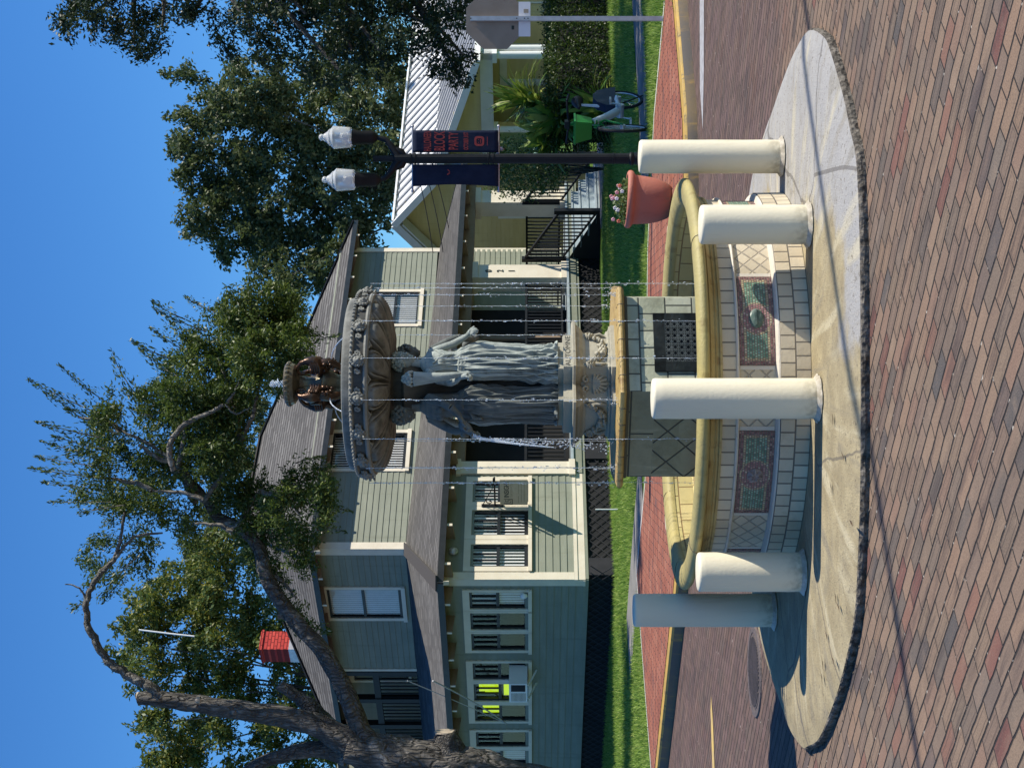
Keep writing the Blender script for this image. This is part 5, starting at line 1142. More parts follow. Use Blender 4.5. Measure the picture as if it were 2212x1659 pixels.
# left lower wall (local x=-t)
opl=[(.36,.88),(1.0,1.54),(1.66,2.22),(2.64,3.22),(3.36,3.98),(4.12,4.72),(5.12,5.7),(5.84,6.4),(6.54,7.1)]
ol=[(-b,-a,1.72,2.82) for a,b in opl]
boards(LF,-9.2,0,.70,3.35,ol).build('wall',M['sid2'],h1)
for a,b,c,d in ol: window(LF,a,b,c,d,h1,tl=.07,tr=.07,blind=(b>-.5 or b<-5.3))
mb=MB(LF); mb.box(-3.95,-3.40,.10,.105,1.85,2.22); mb.build('neon_glow_panel',M['neon'],h1); mb=MB(LF); mb.prism([(0,0),(.46,0),(.40,.30),(.28,.42),(.12,.36),(0,.14)],-.1,-.095) if False else None; mb.box(-3.93,-3.42,.11,.115,2.30,2.60); mb.box(-3.83,-3.5,.112,.116,2.60,2.72); mb.build('neon_glow_panel',M['neon'],h1); mb=MB(LF); mb.box(-4.62,-4.2,.10,.105,2.30,2.66); mb.build('neon_glow_panel',M['neon'],h1)
# trim: corner boards, water table
mb=MB(FR); mb.box(-.03,.14,-.03,0.0,.86,3.35); mb.build('corner_board',M['trim'],h1)
mb=MB(FR); mb.box(-.035,2.62,-.028,.0,.80,.865); mb.box(-.02,2.6,-.014,.02,.66,.80); mb.build('sill_board',M['trim'],h1)
mb=MB(FR); mb.box(2.56,2.88,-.05,.30,.86,3.12); mb.box(2.52,2.92,-.08,.34,3.05,3.14); mb.box(2.52,2.92,-.08,.34,.80,.92)
cbd=mb.build('porch_end_pier',M['trim'],h1)
mb=MB(LF); mb.box(-.16,.0,-.034,-.004,.70,3.35); mb.box(-.16,.0,-.04,-.0,.66,.70); mb.build('corner_board',M['trim'],h1)
mb=MB(LF); mb.box(-9.2,-.001,-.02,.02,.60,.70); mb.build('water_table',M['sid2'],h1)
mb=MB(FR); mb.box(0.,11.9,-.01,.02,.60,.66); mb.box(2.6,11.9,-.03,.02,.66,.82); mb.build('water_table',M['sid'],h1)
# dark crawl space with lattice
mb=MB(FR); mb.box(.05,11.8,.06,.10,.1,.62); mb.build('crawl_space',M['dark'],h1); mb=MB(LF); mb.box(-9.2,-.05,.06,.10,.1,.62); mb.build('crawl_space',M['dark'],h1)
mb=MB(FR)
for i in range(60):
    x=.1+i*.2
    if x<11.3: mb.bar((x,.03,.12),(x+.48,.03,.6),.018,.006,(0,1,0)); mb.bar((x+.48,.036,.12),(x,.036,.6),.018,.006,(0,1,0))
mb.build('lattice',M['lat'],h1)
mb=MB(LF)
for i in range(46):
    x=-9.1+i*.2; mb.bar((x,.03,.12),(x+.46,.03,.58),.018,.006,(0,1,0)); mb.bar((x+.46,.036,.12),(x,.036,.58),.018,.006,(0,1,0))
mb.build('lattice',M['lat'],h1)
mb=MB(FR); 
for s_ in (.1,3.0): mb=MB(FR); mb.box(s_,s_+.4,.0,.05,.1,.6); mb.build('pier',M['lat'],h1)
# porch floor, posts, back wall
mb=MB(FR); mb.box(2.56,11.9,-.06,3.6,.82,.87); mb.build('porch_floor',M['deck'],h1)
mb=MB(FR); mb.box(2.56,11.9,.02,3.6,3.14,3.2); mb.build('porch_ceiling',M['soffit'],h1)
mb=MB(FR); mb.box(2.56,11.9,.0,.22,2.98,3.28); mb.build('porch_beam',M['soffit'],h1)
for s0,s1 in ((8.46,8.90),(11.16,11.62)):
    mb=MB(FR); mb.box(s0,s1,.0,.42,.87,2.99); mb.box(s0-.06,s1+.06,-.06,.48,.87,.99); mb.box(s0-.05,s1+.05,-.05,.47,2.86,2.985); ps=mb.build('porch_post',M['trim'],h1)
    if s0<9:
        for k_,ch in enumerate('021'): text('house_number',ch,.20,FR@frame((s0+.22,-.008,2.62-k_*.26),(1,0,0),(0,0,1),(0,-1,0)),M['ink'],ps,.004,sx=.8,bold=.004)
def rail(Mx,x0,x1,z0,z1,y,par,n=None,nm='porch_railing'):
    mb=MB(Mx); mb.box(x0,x1,y-.03,y+.03,z1-.05,z1); mb.box(x0,x1,y-.02,y+.02,z0,z0+.04); n=n or int((x1-x0)/.105)
    for i in range(n+1): x=x0+(x1-x0)*i/n; mb.box(x-.014,x+.014,y-.013,y+.013,z0+.04,z1-.05)
    return mb.build(nm,M['black'],par)
rail(FR,2.9,5.3,.97,1.80,.18,h1); rail(FR,5.3,8.46,.97,1.80,.18,h1); rail(FR,8.9,9.1,.97,1.80,.18,h1)
Mr=FR@Matrix.Translation((11.4,0,0))@Matrix.Rotation(R_(90),4,'Z'); rail(Mr,.45,3.5,.97,1.80,0,h1)
mb=MB(FR); 
boards(FR@Matrix.Translation((0,3.62,0)),2.56,13.75,.87,3.2,[(4.3,5.3,.9,2.9),(6.0,7.6,1.5,2.8)]).build('porch_wall',M['sid'],h1)
boards(FR@Matrix.Translation((2.88,3.6,0))@Matrix.Rotation(R_(-90),4,'Z'),0,3.5,.87,3.2).build('porch_side_wall',M['sid2'],h1)
PW=FR@Matrix.Translation((0,3.62,0))
window(PW,6.0,7.6,1.5,2.8,h1); mb=MB(PW); mb.box(4.2,4.3,-.04,.0,.87,3.0); mb.box(5.3,5.4,-.04,.0,.87,3.0); mb.box(4.2,5.4,-.045,.0,2.9,3.02); dr=mb.build('door',M['trim'],h1); mb=MB(PW); mb.box(4.3,5.3,.03,.06,.87,2.9); mb.build('door_leaf',M['dark'],dr)
# window facing the front between posts (beige frame seen in the dark porch)
mb=MB(FR); mb.box(7.3,7.42,.8,.9,.87,3.1); mb.box(5.6,5.72,.8,.9,.87,3.1); mb.box(5.6,7.42,.8,.9,2.75,2.87); mb.build('screen_frame',M['soffit'],h1)
mb=MB(FR); mb.box(2.95,5.6,.93,.96,.87,3.1); mb.box(5.72,7.3,.86,.88,.87,2.75); mb.box(7.42,8.4,.93,.96,.87,3.1); mb.build('porch_shade_screen',M['dark'],h1)  # dark screen panels, also painting in the shade of the porch
# steps
nst=4; st0=9.1; st1=11.15
for i in range(nst):
    mb=MB(FR); z=.70-i*.165; mb.box(st0,st1+.12*i*0,-.34*(i+1)-.02,-.34*i,z-.0,z+.03); mb.box(st0+.01,st1-.01,-.34*(i+1),-.34*i,.10 if i==nst-1 else z-.165,z); mb.build('step',M['deck'],h1)
mb=MB(FR); mb.box(st0-.6,st1+.2,-3.3,-1.37,.10,.15); mb.build('front_slab',M['conc'],h1)
def strail(x,nm='stair_railing'):
    mb=MB(FR); a=(x,-.02,1.82); b=(x,-1.36,1.05); mb.bar(a,b,.06,.05); mb.bar((x,-.02,.98),(x,-1.36,.22),.04,.04)
    for i in range(13):
        t=(i+.5)/13; y=-.02-1.34*t; mb.box(x-.013,x+.013,y-.013,y+.013,.98-.76*t,1.82-.77*t)
    mb.box(x-.05,x+.05,-1.44,-1.34,.12,1.16); mb.box(x-.05,x+.05,-.06,.04,.82,1.88); return mb.build(nm,M['black'],h1)
strail(st0-.02); strail(st1+.02)
mb=MB(FR); mb.add([(st0,-.01,.1),(st0,-1.36,.1),(st0,-1.36,.17),(st0,-.01,.82)],[(0,1,2,3)]); mb.build('stair_side',M['dark'],h1)
# upper storey
uw=[(2.33,3.45,4.56,6.30),(7.20,8.42,4.52,5.72)]
boards(UF,0,10.15,4.15,6.75,uw).build('wall',M['sid'],h1)
for a,b,c,d in uw: window(UF,a,b,c,d,h1,lites=1,tb=.09)
ow=[(-2.50,-1.42,4.6,6.28)]
boards(UL,-4.54,0,4.15,6.75,ow).build('wall',M['sid2'],h1)
window(UL,*ow[0],h1,lites=1,tb=.09)
mb=MB(UF); mb.box(-.03,.16,-.03,.0,4.15,6.7); mb.build('corner_board',M['trim'],h1)
mb=MB(UF); mb.box(10.02,10.17,-.03,.0,.87,6.75); mb.build('corner_board',M['trim'],h1)
mb=MB(UL); mb.box(-.18,.0,-.034,-.004,4.15,6.7); mb.build('corner_board',M['trim'],h1)
mb=MB(UL); mb.box(-4.62,-4.54,-.03,.05,4.15,6.7); mb.build('corner_board',M['trim'],h1)
Msd=UF@Matrix.Translation((10.15,0,0))@Matrix.Rotation(R_(90),4,'Z'); boards(Msd,0,7,.3,6.75).build('wall',M['sid'],h1)
mb=MB(UL); mb.box(-9.5,-4.62,1.3,1.34,4.1,6.8); mb.box(-9.5,-9.46,.0,1.3,4.1,6.8); bw_=mb.build('balcony_back_wall',M['sid2'],h1)
MBk=UL@Matrix.Translation((0,1.28,0)); window(MBk,-5.7,-4.9,4.9,6.2,h1,lites=3,blind=False); window(MBk,-6.9,-6.2,4.8,6.2,h1,lites=3,blind=False)
mb=MB(UL)
for x in (-4.78,-5.95,-7.1,-8.3,-9.4): mb.box(x-.08,x+.08,.0,.16,4.1,6.7)
mb.box(-9.4,-4.7,.02,.12,5.35,5.5); mb.box(-9.4,-4.7,.0,.2,6.45,6.7); mb.box(-9.4,-4.7,.03,.11,4.3,4.42)
for i in range(31):
    x=-9.3+i*.15; mb.box(x-.015,x+.015,.05,.08,4.4,5.36)
mb.build('balcony_railing',M['black'],h1)
mb=MB(UL); mb.box(-9.4,-4.54,-.02,1.4,4.0,4.12); mb.build('balcony_floor',M['dark'],h1)
# roofs
def roofpoly(polys,nm,mat,par,th=.09):
    mt=MB(); ms=MB()
    for pl,eu in polys:   # polygon of world points, eave direction vector
        nrm=(Vector(pl[1])-Vector(pl[0])).cross(Vector(pl[-1])-Vector(pl[0])).normalized(); eu=Vector(eu).normalized(); up=nrm.cross(eu).normalized()
        if up.z<0: up=-up
        o=Vector(pl[0]); n_=len(pl); mt.add(pl,[tuple(range(n_))],[[((Vector(p)-o).dot(eu),(Vector(p)-o).dot(up)) for p in pl]])
        lo=[(p[0],p[1],p[2]-th) for p in pl]; ms.add(lo,[tuple(range(n_-1,-1,-1))])
    r=mt.build(nm,mat,par); ms.build('soffit',M['soffit'],r); return r
E0=C0+ef*.42+el*.42; E0.z=3.36; EU=C1+ef*.54+el*.54
a=E0; b=C0+e1*12.4+ef*.42+Vector((0,0,3.30)); c=C1+e1*10.2+Vector((0,0,4.10)); d=C1+Vector((0,0,4.42))
lrf=roofpoly([([a,b,c],e1),([a,c,d],e1),([E0+e2*9.8,E0,d,C1+e2*7.5+Vector((0,0,4.42))],-e2)],'lower_roof',M['roof'],h1)
def eave(p0,p1,par,w=.03,h=.12,mat='sash'):
    mb=MB(); mb.bar(Vector(p0)-Vector((0,0,h*.42)),Vector(p1)-Vector((0,0,h*.42)),w,h); return mb.build('fascia',M[mat],par)
eave(a,b,lrf); eave(E0+e2*9.8,E0,lrf); eave(b,c,lrf)
mb=MB(); mb.bar(E0+Vector((0,0,.02)),d+Vector((0,0,.02)),.28,.03); mb.build('hip_cap',M['roof'],lrf)
ze=6.42; E=Vector((EU.x,EU.y,ze)); Lx=11.23; Dp=8.1; hh=.61*Dp/2
A=E; B=E+e1*Lx; B.z=6.38; Cc=B+e2*Dp; Dd=E+e2*Dp; R1=E+(e1+e2)*Dp/2+Vector((0,0,hh)); R2_=B+(-e1+e2)*Dp/2+Vector((0,0,hh))
urf=roofpoly([([A,B,R2_,R1],e1),([Dd,A,R1],-e2),([B,Cc,R2_],e2),([Cc,Dd,R1,R2_],-e1)],'upper_roof',M['roof'],h1)
eave(A,B,urf); eave(Dd,A,urf); eave(B,Cc,urf)
mb=MB(); 
for p_,q_ in ((A,R1),(B,R2_),(R1,R2_),(Dd,R1)): mb.bar(p_+Vector((0,0,.015)),q_+Vector((0,0,.015)),.25,.03)
mb.build('hip_cap',M['roof'],urf)
# rafter tails
def rafters(p0,dirv,outv,n,sp,zt,L,slope,par,s0=.2):
    for i in range(n):
        o=Vector(p0)+dirv*(s0+i*sp); mb=MB(); t=o+outv*L
        x=dirv*.028
        tip=t+Vector((0,0,zt)); inn=o+Vector((0,0,zt+slope*L))
        vs=[tip-x+Vector((0,0,-.11)),tip+x+Vector((0,0,-.11)),tip+x+Vector((0,0,.0)),tip-x+Vector((0,0,.0)),inn-x+Vector((0,0,-.24)),inn+x+Vector((0,0,-.24)),inn+x,inn-x]
        mb.add(vs,[(0,1,2,3),(4,7,6,5),(0,4,5,1),(1,5,6,2),(2,6,7,3),(3,7,4,0)]); o_=mb.build('rafter_tail',M['soffit'],par); o_.data.materials.append(M['trim']); o_.data.polygons[0].material_index=1  # lit end cream, shaded sides brown: light put into the materials
rafters(C0,e1,ef,14,.92,3.25,.40,.23,lrf,.05); rafters(C0,e2,el,11,.88,3.26,.40,.23,lrf,.25)
rafters(C1,e1,ef,13,.84,6.30,.52,.5,urf,.04); rafters(C1,e2,el,6,.95,6.32,.52,.5,urf,.4)
mb=MB(); mb.bar(C0+(ef+el)*.41+Vector((0,0,3.20)),C0+(ef+el)*.3+Vector((0,0,3.24)),.07,.11); mb.bar(C1+(ef+el)*.52+Vector((0,0,6.24)),C1+(ef+el)*.4+Vector((0,0,6.30)),.07,.13); mb.build('corner_rafter',M['trim'],urf)
# chimney
Mc=frame((-6.8,39.3,0),e1,-ef,(0,0,1)); mb=MB(Mc); mb.box(-.28,.28,-.28,.28,7.75,8.66); mb.box(-.31,.31,-.31,.31,8.58,8.64); ch=mb.build('chimney',M['redb'],urf)
mb=MB(Mc); mb.box(-.29,.29,-.29,.29,6.6,7.72); mb.box(-.284,.05,-.287,.284,7.72,7.9); mb.build('flashing',M['galv'],ch)
# security light and small fittings
mb=MB(FR); mb.ball((.62,-.05,3.12),(.09,.04,.09),14,8); mb.build('round_junction_box',M['galv'],h1,True)
mb=MB(LF); mb.ball((-.42,-.07,1.80),(.07,.04,.07),14,8); mb.build('dish_light',M['white'],h1,True)
# hanging sign
so_=C0+e1*1.74; sgn=thing('hanging_sign','beige board sign hanging from a curled black iron bracket by the front windows','sign',(so_.x,so_.y,2.36))
MS=frame(so_,ef,(0,0,1),-e1)  # x outwards, y up, z towards the viewer side
MS=frame(so_,ef,(0,0,1),ef.cross(Vector((0,0,1))))
mb=MB(MS); mb.box(.02,.06,2.20,2.62,-.03,.03); mb.tube([(.04,2.36,0),(.86,2.36,0)],.017,8)
for k_,cx_ in enumerate((.16,.66)):
    mb.tube([(cx_+ .08*math.cos(t_*.6)*(1-t_*.07),2.46+.08*math.sin(t_*.6)*(1-t_*.07),0) for t_ in range(12)],.009,6)
mb.tube([(.05,2.60,0),(.3,2.50,0),(.55,2.40,0),(.84,2.38,0)],.009,6)
for x_ in (.15,.72): mb.tube([(x_,2.36,0),(x_,2.26,0)],.006,5)
mb.build('bracket',M['black'],sgn,True)
mb=MB(MS); mb.box(.08,.80,1.73,2.26,-.012,.012); bd=mb.build('board',M['beige'],sgn)
def stext(s_,sz,x,y,mat,sx=1.,al='LEFT',b=0.): text('lettering',s_,sz,MS@frame((x,y,.013),(1,0,0),(0,1,0),(0,0,1)),M[mat],bd,.001,al,sx,b)
stext('INSIGHT',.135,.29,2.13,'ink',.95,b=.002); stext('TAX SERVICES',.062,.29,2.04,'ink2',1.05)
mb=MB(MS@Matrix.Translation((.165,2.10,.0145))); 
mb.box(-.07,-.055,-.08,.09,0,.001);mb.box(-.07,.09,-.08,-.066,0,.001);mb.box(.076,.09,-.08,.09,0,.001); mb.box(-.03,-.018,-.045,.09,0,.001); mb.box(-.03,.02,-.045,-.033,0,.001); mb.box(.01,.06,.05,.062,0,.001); mb.box(.01,.022,.0,.05,0,.001); mb.box(.01,.06,.0,.012,0,.001); mb.box(.048,.06,-.045,.0,0,.001)
mb.build('logo',M['ink'],bd)
for k_ in range(3): 
    mb=MB(MS); mb.box(.14+.02*k_,.34+.05*k_,1.90-.055*k_,1.915-.055*k_,.012,.0135); mb.box(.40,.70-.02*k_,1.90-.055*k_,1.912-.055*k_,.012,.0135); mb.build('small_print',M['ink2'],bd)
# window air conditioner
ac=thing('window_air_conditioner','white boxy window air conditioner on brackets in the shaded side wall of the green house','air conditioner',tuple(C0+e2*3.1+Vector((0,0,1.75))))
mb=MB(LF); mb.box(-3.42,-2.78,-.42,.02,1.74,2.10); acb=mb.build('housing',M['white'],ac); mb=MB(LF); 
for i in range(12): mb.box(-3.38,-3.1,-.428,-.42,1.78+i*.024,1.788+i*.024)
mb.box(-3.04,-2.82,-.426,-.42,1.78,2.06)
mb.build('louvres',M['lat'],acb); mb=MB(LF)
for x_ in (-3.35,-2.9): mb.bar((x_,-.38,1.72),(x_,.0,1.55),.03,.03)
mb.build('bracket',M['white'],ac)
# ---------------- yellow house ----------------
PK=Vector((.1119*44,44,0)); h2=thing('yellow_house','yellow clapboard bungalow with white ribbed metal roof and porch columns behind the hedge','house',(PK.x,PK.y,.12))
def gp(t,a,z): return PK+ef*t+e1*a+Vector((0,0,z))
LEN=16.
zr=5.62; tb_,zb_=1.5,4.42; tE,zE=5.45,3.12
mt=MB(); 
for (t0,z0,t1,z1) in ((0,zr,tb_,zb_),(tb_,zb_,tE,zE)): mt.add([gp(t0,-.5,z0),gp(t1,-.5,z1),gp(t1,LEN,z1),gp(t0,LEN,z0)],[(0,1,2,3)])
mt.add([gp(0,-.5,zr),gp(-5.2,-.5,1.6),gp(-5.2,LEN,1.6),gp(0,LEN,zr)],[(3,2,1,0)])
rf=mt.build('metal_roof',M['metal_roof'],h2)
mb=MB()
for i in range(int(LEN/.42)):
    a_=-.35+i*.42; mb.bar(gp(.05,a_,zr-.03+.02),gp(tb_-.03,a_,zb_+.05),.10,.05); mb.bar(gp(tb_+.02,a_,zb_+.02),gp(tE,a_,zE+.03),.13,.05)
mb.build('roof_ribs',M['metal_seam'],rf)
mb=MB(); mb.bar(gp(0,-.5,zr+.03),gp(0,LEN,zr+.03),.34,.05); mb.bar(gp(0,-.52,zr),gp(tb_,-.52,zb_),.05,.20); mb.bar(gp(tb_,-.52,zb_),gp(tE,-.52,zE),.05,.20); mb.bar(gp(tE+.04,-.5,zE-.03),gp(tE+.04,LEN,zE-.03),.06,.16); mb.build('rake_board',M['white'],rf)
mb=MB(); mb.bar(gp(0,-.50,zr-.02),gp(-5.2,-.50,1.58),.06,.24); mb.bar(gp(0,-.3,zr-.24),gp(-5.2,-.3,1.36),.4,.05); mb.build('back_rake_board',M['wtrim'],rf)
# gable wall
W0=frame(PK,ef,e1,(0,0,1))   # x along ef, y inwards, z up
def gwall(x0,x1,z0,top,y,mat,nm,ex=.13):
    mb=MB(W0@Matrix.Translation((0,y,0))); z=z0
    while z<zr:
        zt=z+ex; xs=[x0,x1]; zc=(z+zt)/2
        # clip by roof line
        lo=-(zr-zc)*5.2/(zr-1.6); hi=(zr-zc)*tb_/(zr-zb_) if zc>zb_ else tb_+(zb_-zc)*(tE-tb_)/(zb_-zE)
        a_=max(x0,lo+.03); b_=min(x1,hi-.03)
        if b_>a_ and z<top: mb.add([(a_,-.012,z),(b_,-.012,z),(b_,-.001,zt),(a_,-.001,zt),(a_,0,z),(b_,0,z)],[(0,1,2,3),(4,5,1,0)])
        z=zt
    return mb.build(nm,M[mat],h2)
gwall(-6,2.1,.1,9,0,'ysid','wall'); gwall(2.1,5.3,3.02,9,0,'ysid','gable_wall'); gwall(2.1,5.6,.1,3.1,1.6,'ysid','porch_wall')
mb=MB(W0); mb.box(2.0,2.14,-.03,.03,.1,3.05); mb.box(2.1,5.45,-.06,.12,2.70,3.04); mb.box(5.25,5.45,-.06,LEN,2.70,3.02); mb.build('porch_beam',M['wtrim'],h2)
mb=MB(W0); mb.box(5.26,5.44,.13,LEN,3.02,3.08); mb.build('porch_frieze',M['white'],h2)
for x_,y_,r_ in ((2.95,.04,.10),(5.33,.04,.11),(5.33,.35,.11),(5.33,4.2,.11),(5.33,8.2,.11)):
    mb=MB(W0); mb.cyl((x_,y_,.5),(x_,y_,2.70),r_,r_*.88,16); mb.box(x_-.15,x_+.15,y_-.15,y_+.15,2.58,2.70); mb.build('porch_column',M['white'],h2,True,30)
mb=MB(W0); mb.box(2.1,5.4,0,LEN,.35,.5); mb.build('porch_floor',M['conc'],h2)
Mw2=W0@Matrix.Translation((0,1.6,0)); window(Mw2,3.55,4.5,1.0,2.35,h2,tl=.2,tr=.2,tt=.2,tb=.12,lites=1,blind=False,mat='wtrim')
window(W0,-.05,.75,.9,2.5,h2,lites=1,blind=False,mat='wtrim')
Mw3=frame(PK+ef*1.9,e1,-ef,(0,0,1)); boards(Mw3,1.6,LEN,.1,3.3,[(3,4,1,2.4),(5.6,6.6,1,2.4)]).build('front_wall',M['ysid'],h2)
for a_ in (3,5.6,8.4): window(Mw3,a_,a_+1,1,2.4,h2,lites=1,blind=True,mat='wtrim')
# small side entry hood seen under the green house porch roof
SD_=-1.9; mb=MB(W0); mb.box(SD_-1.15,SD_+.0,-1.3,-.02,.1,2.35); sb=mb.build('side_entry',M['ysid'],h2)
mb=MB(W0); mb.box(SD_-.02,SD_+.07,-1.32,-1.22,.1,2.4); mb.box(SD_+.0,SD_+.02,-1.2,-.05,1.0,2.3); mb.box(SD_-1.2,SD_+.05,-1.36,-1.30,2.3,2.42); mb.bar((SD_-.55,-1.34,3.0),(SD_+.55,-1.34,2.2),.08,.16,(0,0,1)); mb.bar((SD_-.55,-1.34,3.0),(SD_-1.5,-1.34,2.3),.08,.16,(0,0,1)); mb.build('entry_trim',M['trim'],sb)
mb=MB(W0); mb.add([(SD_-.55,-1.38,3.03),(SD_+.6,-1.38,2.2),(SD_+.6,-.0,2.2),(SD_-.55,0,3.03)],[(0,1,2,3)]); mb.add([(SD_-.55,-1.38,3.03),(SD_-1.6,-1.38,2.3),(SD_-1.6,-.0,2.3),(SD_-.55,0,3.03)],[(3,2,1,0)]); mb.build('entry_roof',M['roof'] if False else M['galv'],sb)
# blue-grey awning at the gable
mb=MB(W0); mb.add([(1.55,-.02,4.15),(2.35,-.02,4.15),(2.45,-.75,3.62),(1.45,-.75,3.62)],[(0,1,2,3)]); mb.add([(1.45,-.75,3.62),(2.45,-.75,3.62),(2.45,-.75,3.52),(1.45,-.75,3.52)],[(0,1,2,3)]); mb.build('awning',M['deck'],h2)
# plain backdrop house body
# ---------------- cables ----------------
def cable(lab,a,b,sag,r,mat='rope',n=24,cat='overhead cable',grp=None):
    a=Vector(a);b=Vector(b); mb=MB(); mb.tube([a.lerp(b,i/n)-Vector((0,0,sag*4*(i/n)*(1-i/n))) for i in range(n+1)],r,6); o=mb.build('overhead_cable',M[mat],None,True); return tag(o,lab,cat,grp)
cable('black overhead cable whose thin shadow crosses the island and the street bricks',(7.58+.825*14,7.89+.565*14,6.5),(7.58-.825*22,7.89-.565*22,6.5),.0,.034)
for i,(z,o) in enumerate(((4.35,0),(4.1,.3),(4.55,.6))):
    cable(('thin dark wire, upper of the three crossing the yellow gable','thin dark wire, lowest of the three crossing the yellow gable','thin dark wire, steepest of the three crossing the yellow gable')[i],P(890+18*i,330,38.),P(935+22*i,545,38.),.05,.012)
cable('pale twisted service cable running down to the eave of the green house',P(935,1470,29.),P(1093,1562,31.),.08,.016,'ropeg')
cable('second pale service cable meeting the first one at the eave of the green house',P(880,1470,29.5),P(1093,1562,31.),.03,.010,'ropeg')
mb=MB(); mb.tube([P(300,1360,41.),P(365,1368,41.),P(420,1374,41.)],.022,8); tag(mb.build('antenna_mast',M['white'],None,True),'thin white mast standing up through the oak leaves above the red chimney','mast')
# ---------------- bicycle ----------------
RB=Vector((3.90,20.85,.127)); hd=Vector((-.5,-.866,0)); sdv=hd.cross(Vector((0,0,1)))
bk=thing('parked_bicycle','pale bicycle with green front basket and dark blue rear panel beside the lawn','bicycle',tuple(RB))
MBk=frame(RB,hd,Vector((0,0,1)).cross(hd),(0,0,1))   # x forward, y left, z up
def bb(): return MB(MBk)
mb=bb()
def wheel(x,R,steer=0.):
    mb=bb(); c,s_=math.cos(steer),math.sin(steer)
    mb.tube([(x+R*math.cos(a)*c,R*math.cos(a)*s_,R+.012+R*math.sin(a)) for a in [i*2*math.pi/40 for i in range(41)]],.022,8,False); w=mb.build('wheel',M['rubber'],bk,True)
    mb=bb(); mb.tube([(x+(R-.03)*math.cos(a)*c,(R-.03)*math.cos(a)*s_,R+.012+(R-.03)*math.sin(a)) for a in [i*2*math.pi/40 for i in range(41)]],.009,6,False)
    for i in range(18):
        a=i*2*math.pi/18; mb.tube([(x,.0+.015*(-1)**i,R+.012),(x+(R-.03)*math.cos(a)*c,(R-.03)*math.cos(a)*s_,R+.012+(R-.03)*math.sin(a))],.0018,4)
    mb.tube([(x,-.05,R+.012),(x,.05,R+.012)],.035,12); mb.build('rim',M['galv'],w,True)
wheel(0,.32); wheel(1.10,.32,.25)
mb=bb(); mb.tube([(-.02,.045,.36),(.12,.05,.37),(.28,.035,.36),(.40,0,.36),(.50,0,.40),(.64,0,.50),(.80,0,.64),(.88,0,.72)],[.022,.032,.038,.050,.058,.055,.050,.045],14); mb.tube([(-.02,-.045,.36),(.2,-.04,.37),(.40,0,.36)],[.02,.03,.04],10); frb=mb.build('frame',M['wframe'],bk,True)
a_=Vector((.50,0,.40)); b_=Vector((.84,0,.68)); dv=(b_-a_).normalized()
# lettering on the near (right) side of the frame: reads from the front down to the pedals on this side
ny=-1; Mtx=MBk@frame((.66,-.062,.53),tuple(-dv),tuple(Vector((0,ny,0)).cross(-dv)),(0,ny,0))
text('lettering','Lime',.115,Mtx,M['tealink'],frb,.001,bold=.002)
mb=bb(); mb.tube([(.86,0,.66),(.93,0,.98),(.94,0,1.02)],[.036,.028,.022],10); 
for s_ in (-1,1): mb.tube([(.88,0,.62),(.93,s_*.05,.56),(1.10,s_*.055,.33)],[.02,.014,.010],8)
mb.tube([(.90,-.04,.70),(.93,-.05,.60)],.03,8)
mb.build('fork',M['green'],bk,True)
mb=bb(); rg=[]
for z,(x0,x1,w_) in ((.74,(1.0,1.20,.11)),(.96,(.97,1.26,.15))): rg.append([(x0,-w_,z),(x1,-w_,z),(x1,w_,z),(x0,w_,z)])
mb.loft(rg,True,False); mb.add([(.96,-.16,.95),(1.27,-.16,.95),(1.27,.16,.95),(.96,.16,.95),(.96,-.16,.975),(1.27,-.16,.975),(1.27,.16,.975),(.96,.16,.975)],[(0,1,5,4),(1,2,6,5),(2,3,7,6),(3,0,4,7)]); mb.tube([(.93,0,.80),(1.0,0,.80)],.05,8); bs=mb.build('basket',M['green'],bk)
mb=bb(); mb.cyl((1.10,-.135,.86),(1.10,-.143,.86),.03,.03,16); mb.build('round_badge',M['white'],bs)
mb=bb(); mb.tube([(.94,0,1.02),(.93,.12,1.05),(.86,.28,1.06),(.76,.33,1.04)],.014,8); mb.tube([(.94,0,1.02),(.93,-.12,1.05),(.86,-.28,1.06),(.76,-.33,1.04)],.014,8); mb.tube([(.86,.29,1.06),(.74,.335,1.035)],.02,8); mb.tube([(.86,-.29,1.06),(.74,-.335,1.035)],.02,8); mb.box(.90,.99,-.05,.05,1.03,1.09); mb.build('handlebar',M['black'],bk,True)
mb=bb(); 
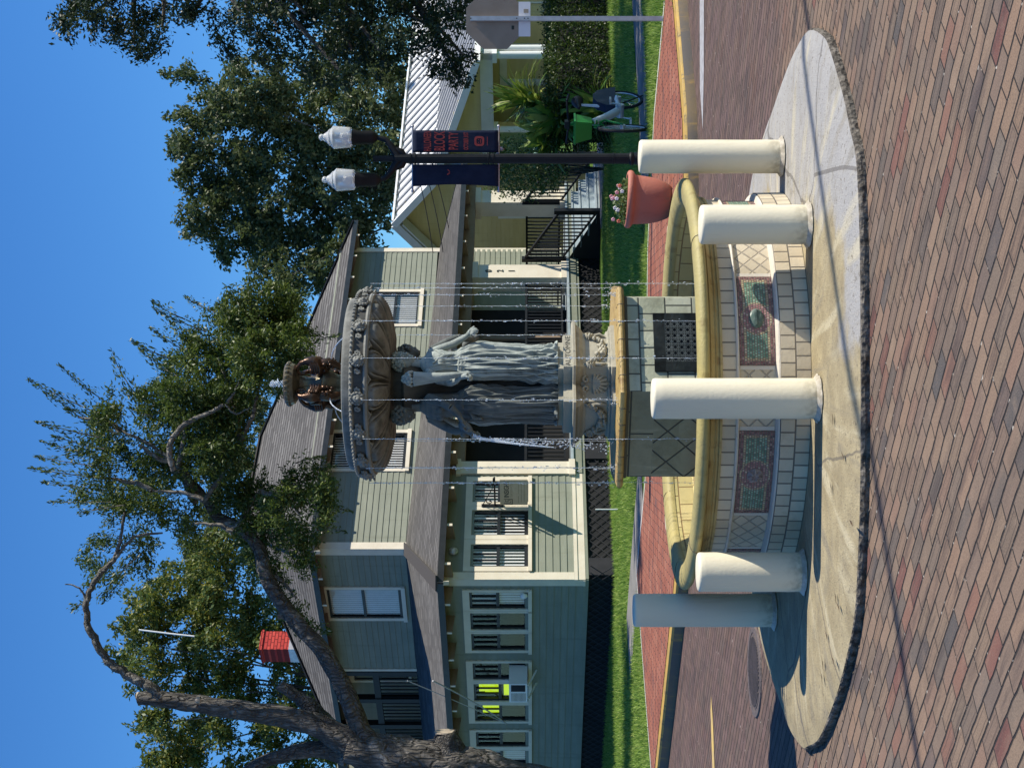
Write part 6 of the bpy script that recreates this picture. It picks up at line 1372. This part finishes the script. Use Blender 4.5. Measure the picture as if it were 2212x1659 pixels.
poly=[(.34*math.cos(a)*1.12+.02,.35+.30*math.sin(a)*1.15) for a in [R_(8),R_(30),R_(55),R_(80),R_(105),R_(130),R_(155),R_(178)]]
for yy in (-.055,.055): mb.add([(x,yy-.004,z) for x,z in poly]+[(x,yy+.004,z) for x,z in poly],[tuple(range(8)),tuple(range(15,7,-1))]+[(i,(i+1)%8,8+(i+1)%8,8+i) for i in range(8)])
mb.add([(x,-.055,z) for x,z in poly]+[(x,.055,z) for x,z in poly],[(i,i+1,8+i+1,8+i) for i in range(7)])
gd=mb.build('wheel_guard',M['bluecloth'],bk)
mb=bb(); mb.add([(.22,-.0605,.50),(.22,-.0605,.53),(.19,-.0605,.53),(.19,-.0605,.50)],[(0,1,2,3)]); 
for i in range(7): mb.box(.15-.042*i,.17-.042*i,-.0612,-.0600,.50,.53-.008*(i%2))
mb.build('faded_marks',M['galv'],gd)
mb=bb(); mb.tube([(.30,0,.40),(.24,0,.62),(.20,0,.86)],[.03,.022,.016],8); mb.build('seat_post',M['wframe'],bk,True)
mb=bb(); mb.tube([(.34,0,.885),(.26,0,.89),(.16,0,.895),(.06,0,.90),(.03,0,.90)],[.018,.035,.06,.085,.06],12); mb.build('saddle',M['black'],bk,True)
mb=bb(); mb.tube([(.43,-.09,.33),(.46,-.10,.20)],.010,6); mb.box(.41,.52,-.17,-.10,.175,.20); mb.tube([(.43,.09,.33),(.40,.10,.46)],.010,6); mb.box(.35,.46,.10,.17,.455,.48); mb.cyl((.43,-.09,.33),(.43,.09,.33),.05,.05,14); mb.build('pedals',M['galv'],bk)
mb=bb(); mb.tube([(.30,.06,.30),(.22,.14,.02)],.010,6); mb.build('kickstand',M['black'],bk)
# small white marker flags and debris on the grass edge of the house
for i,(dx,dy,Y,lab) in enumerate(((1315,1100,27.,'thin white marker peg in the grass left of the porch end'),(1300,695,29.,'thin white marker peg in the dark grass below the porch stairs'))):
    p=P(dx,dy,Y); mb=MB(); mb.tube([(p.x,p.y,.1),(p.x,p.y,.52)],.012,6); tag(mb.build('marker_peg',M['white'],None),lab,'marker peg')
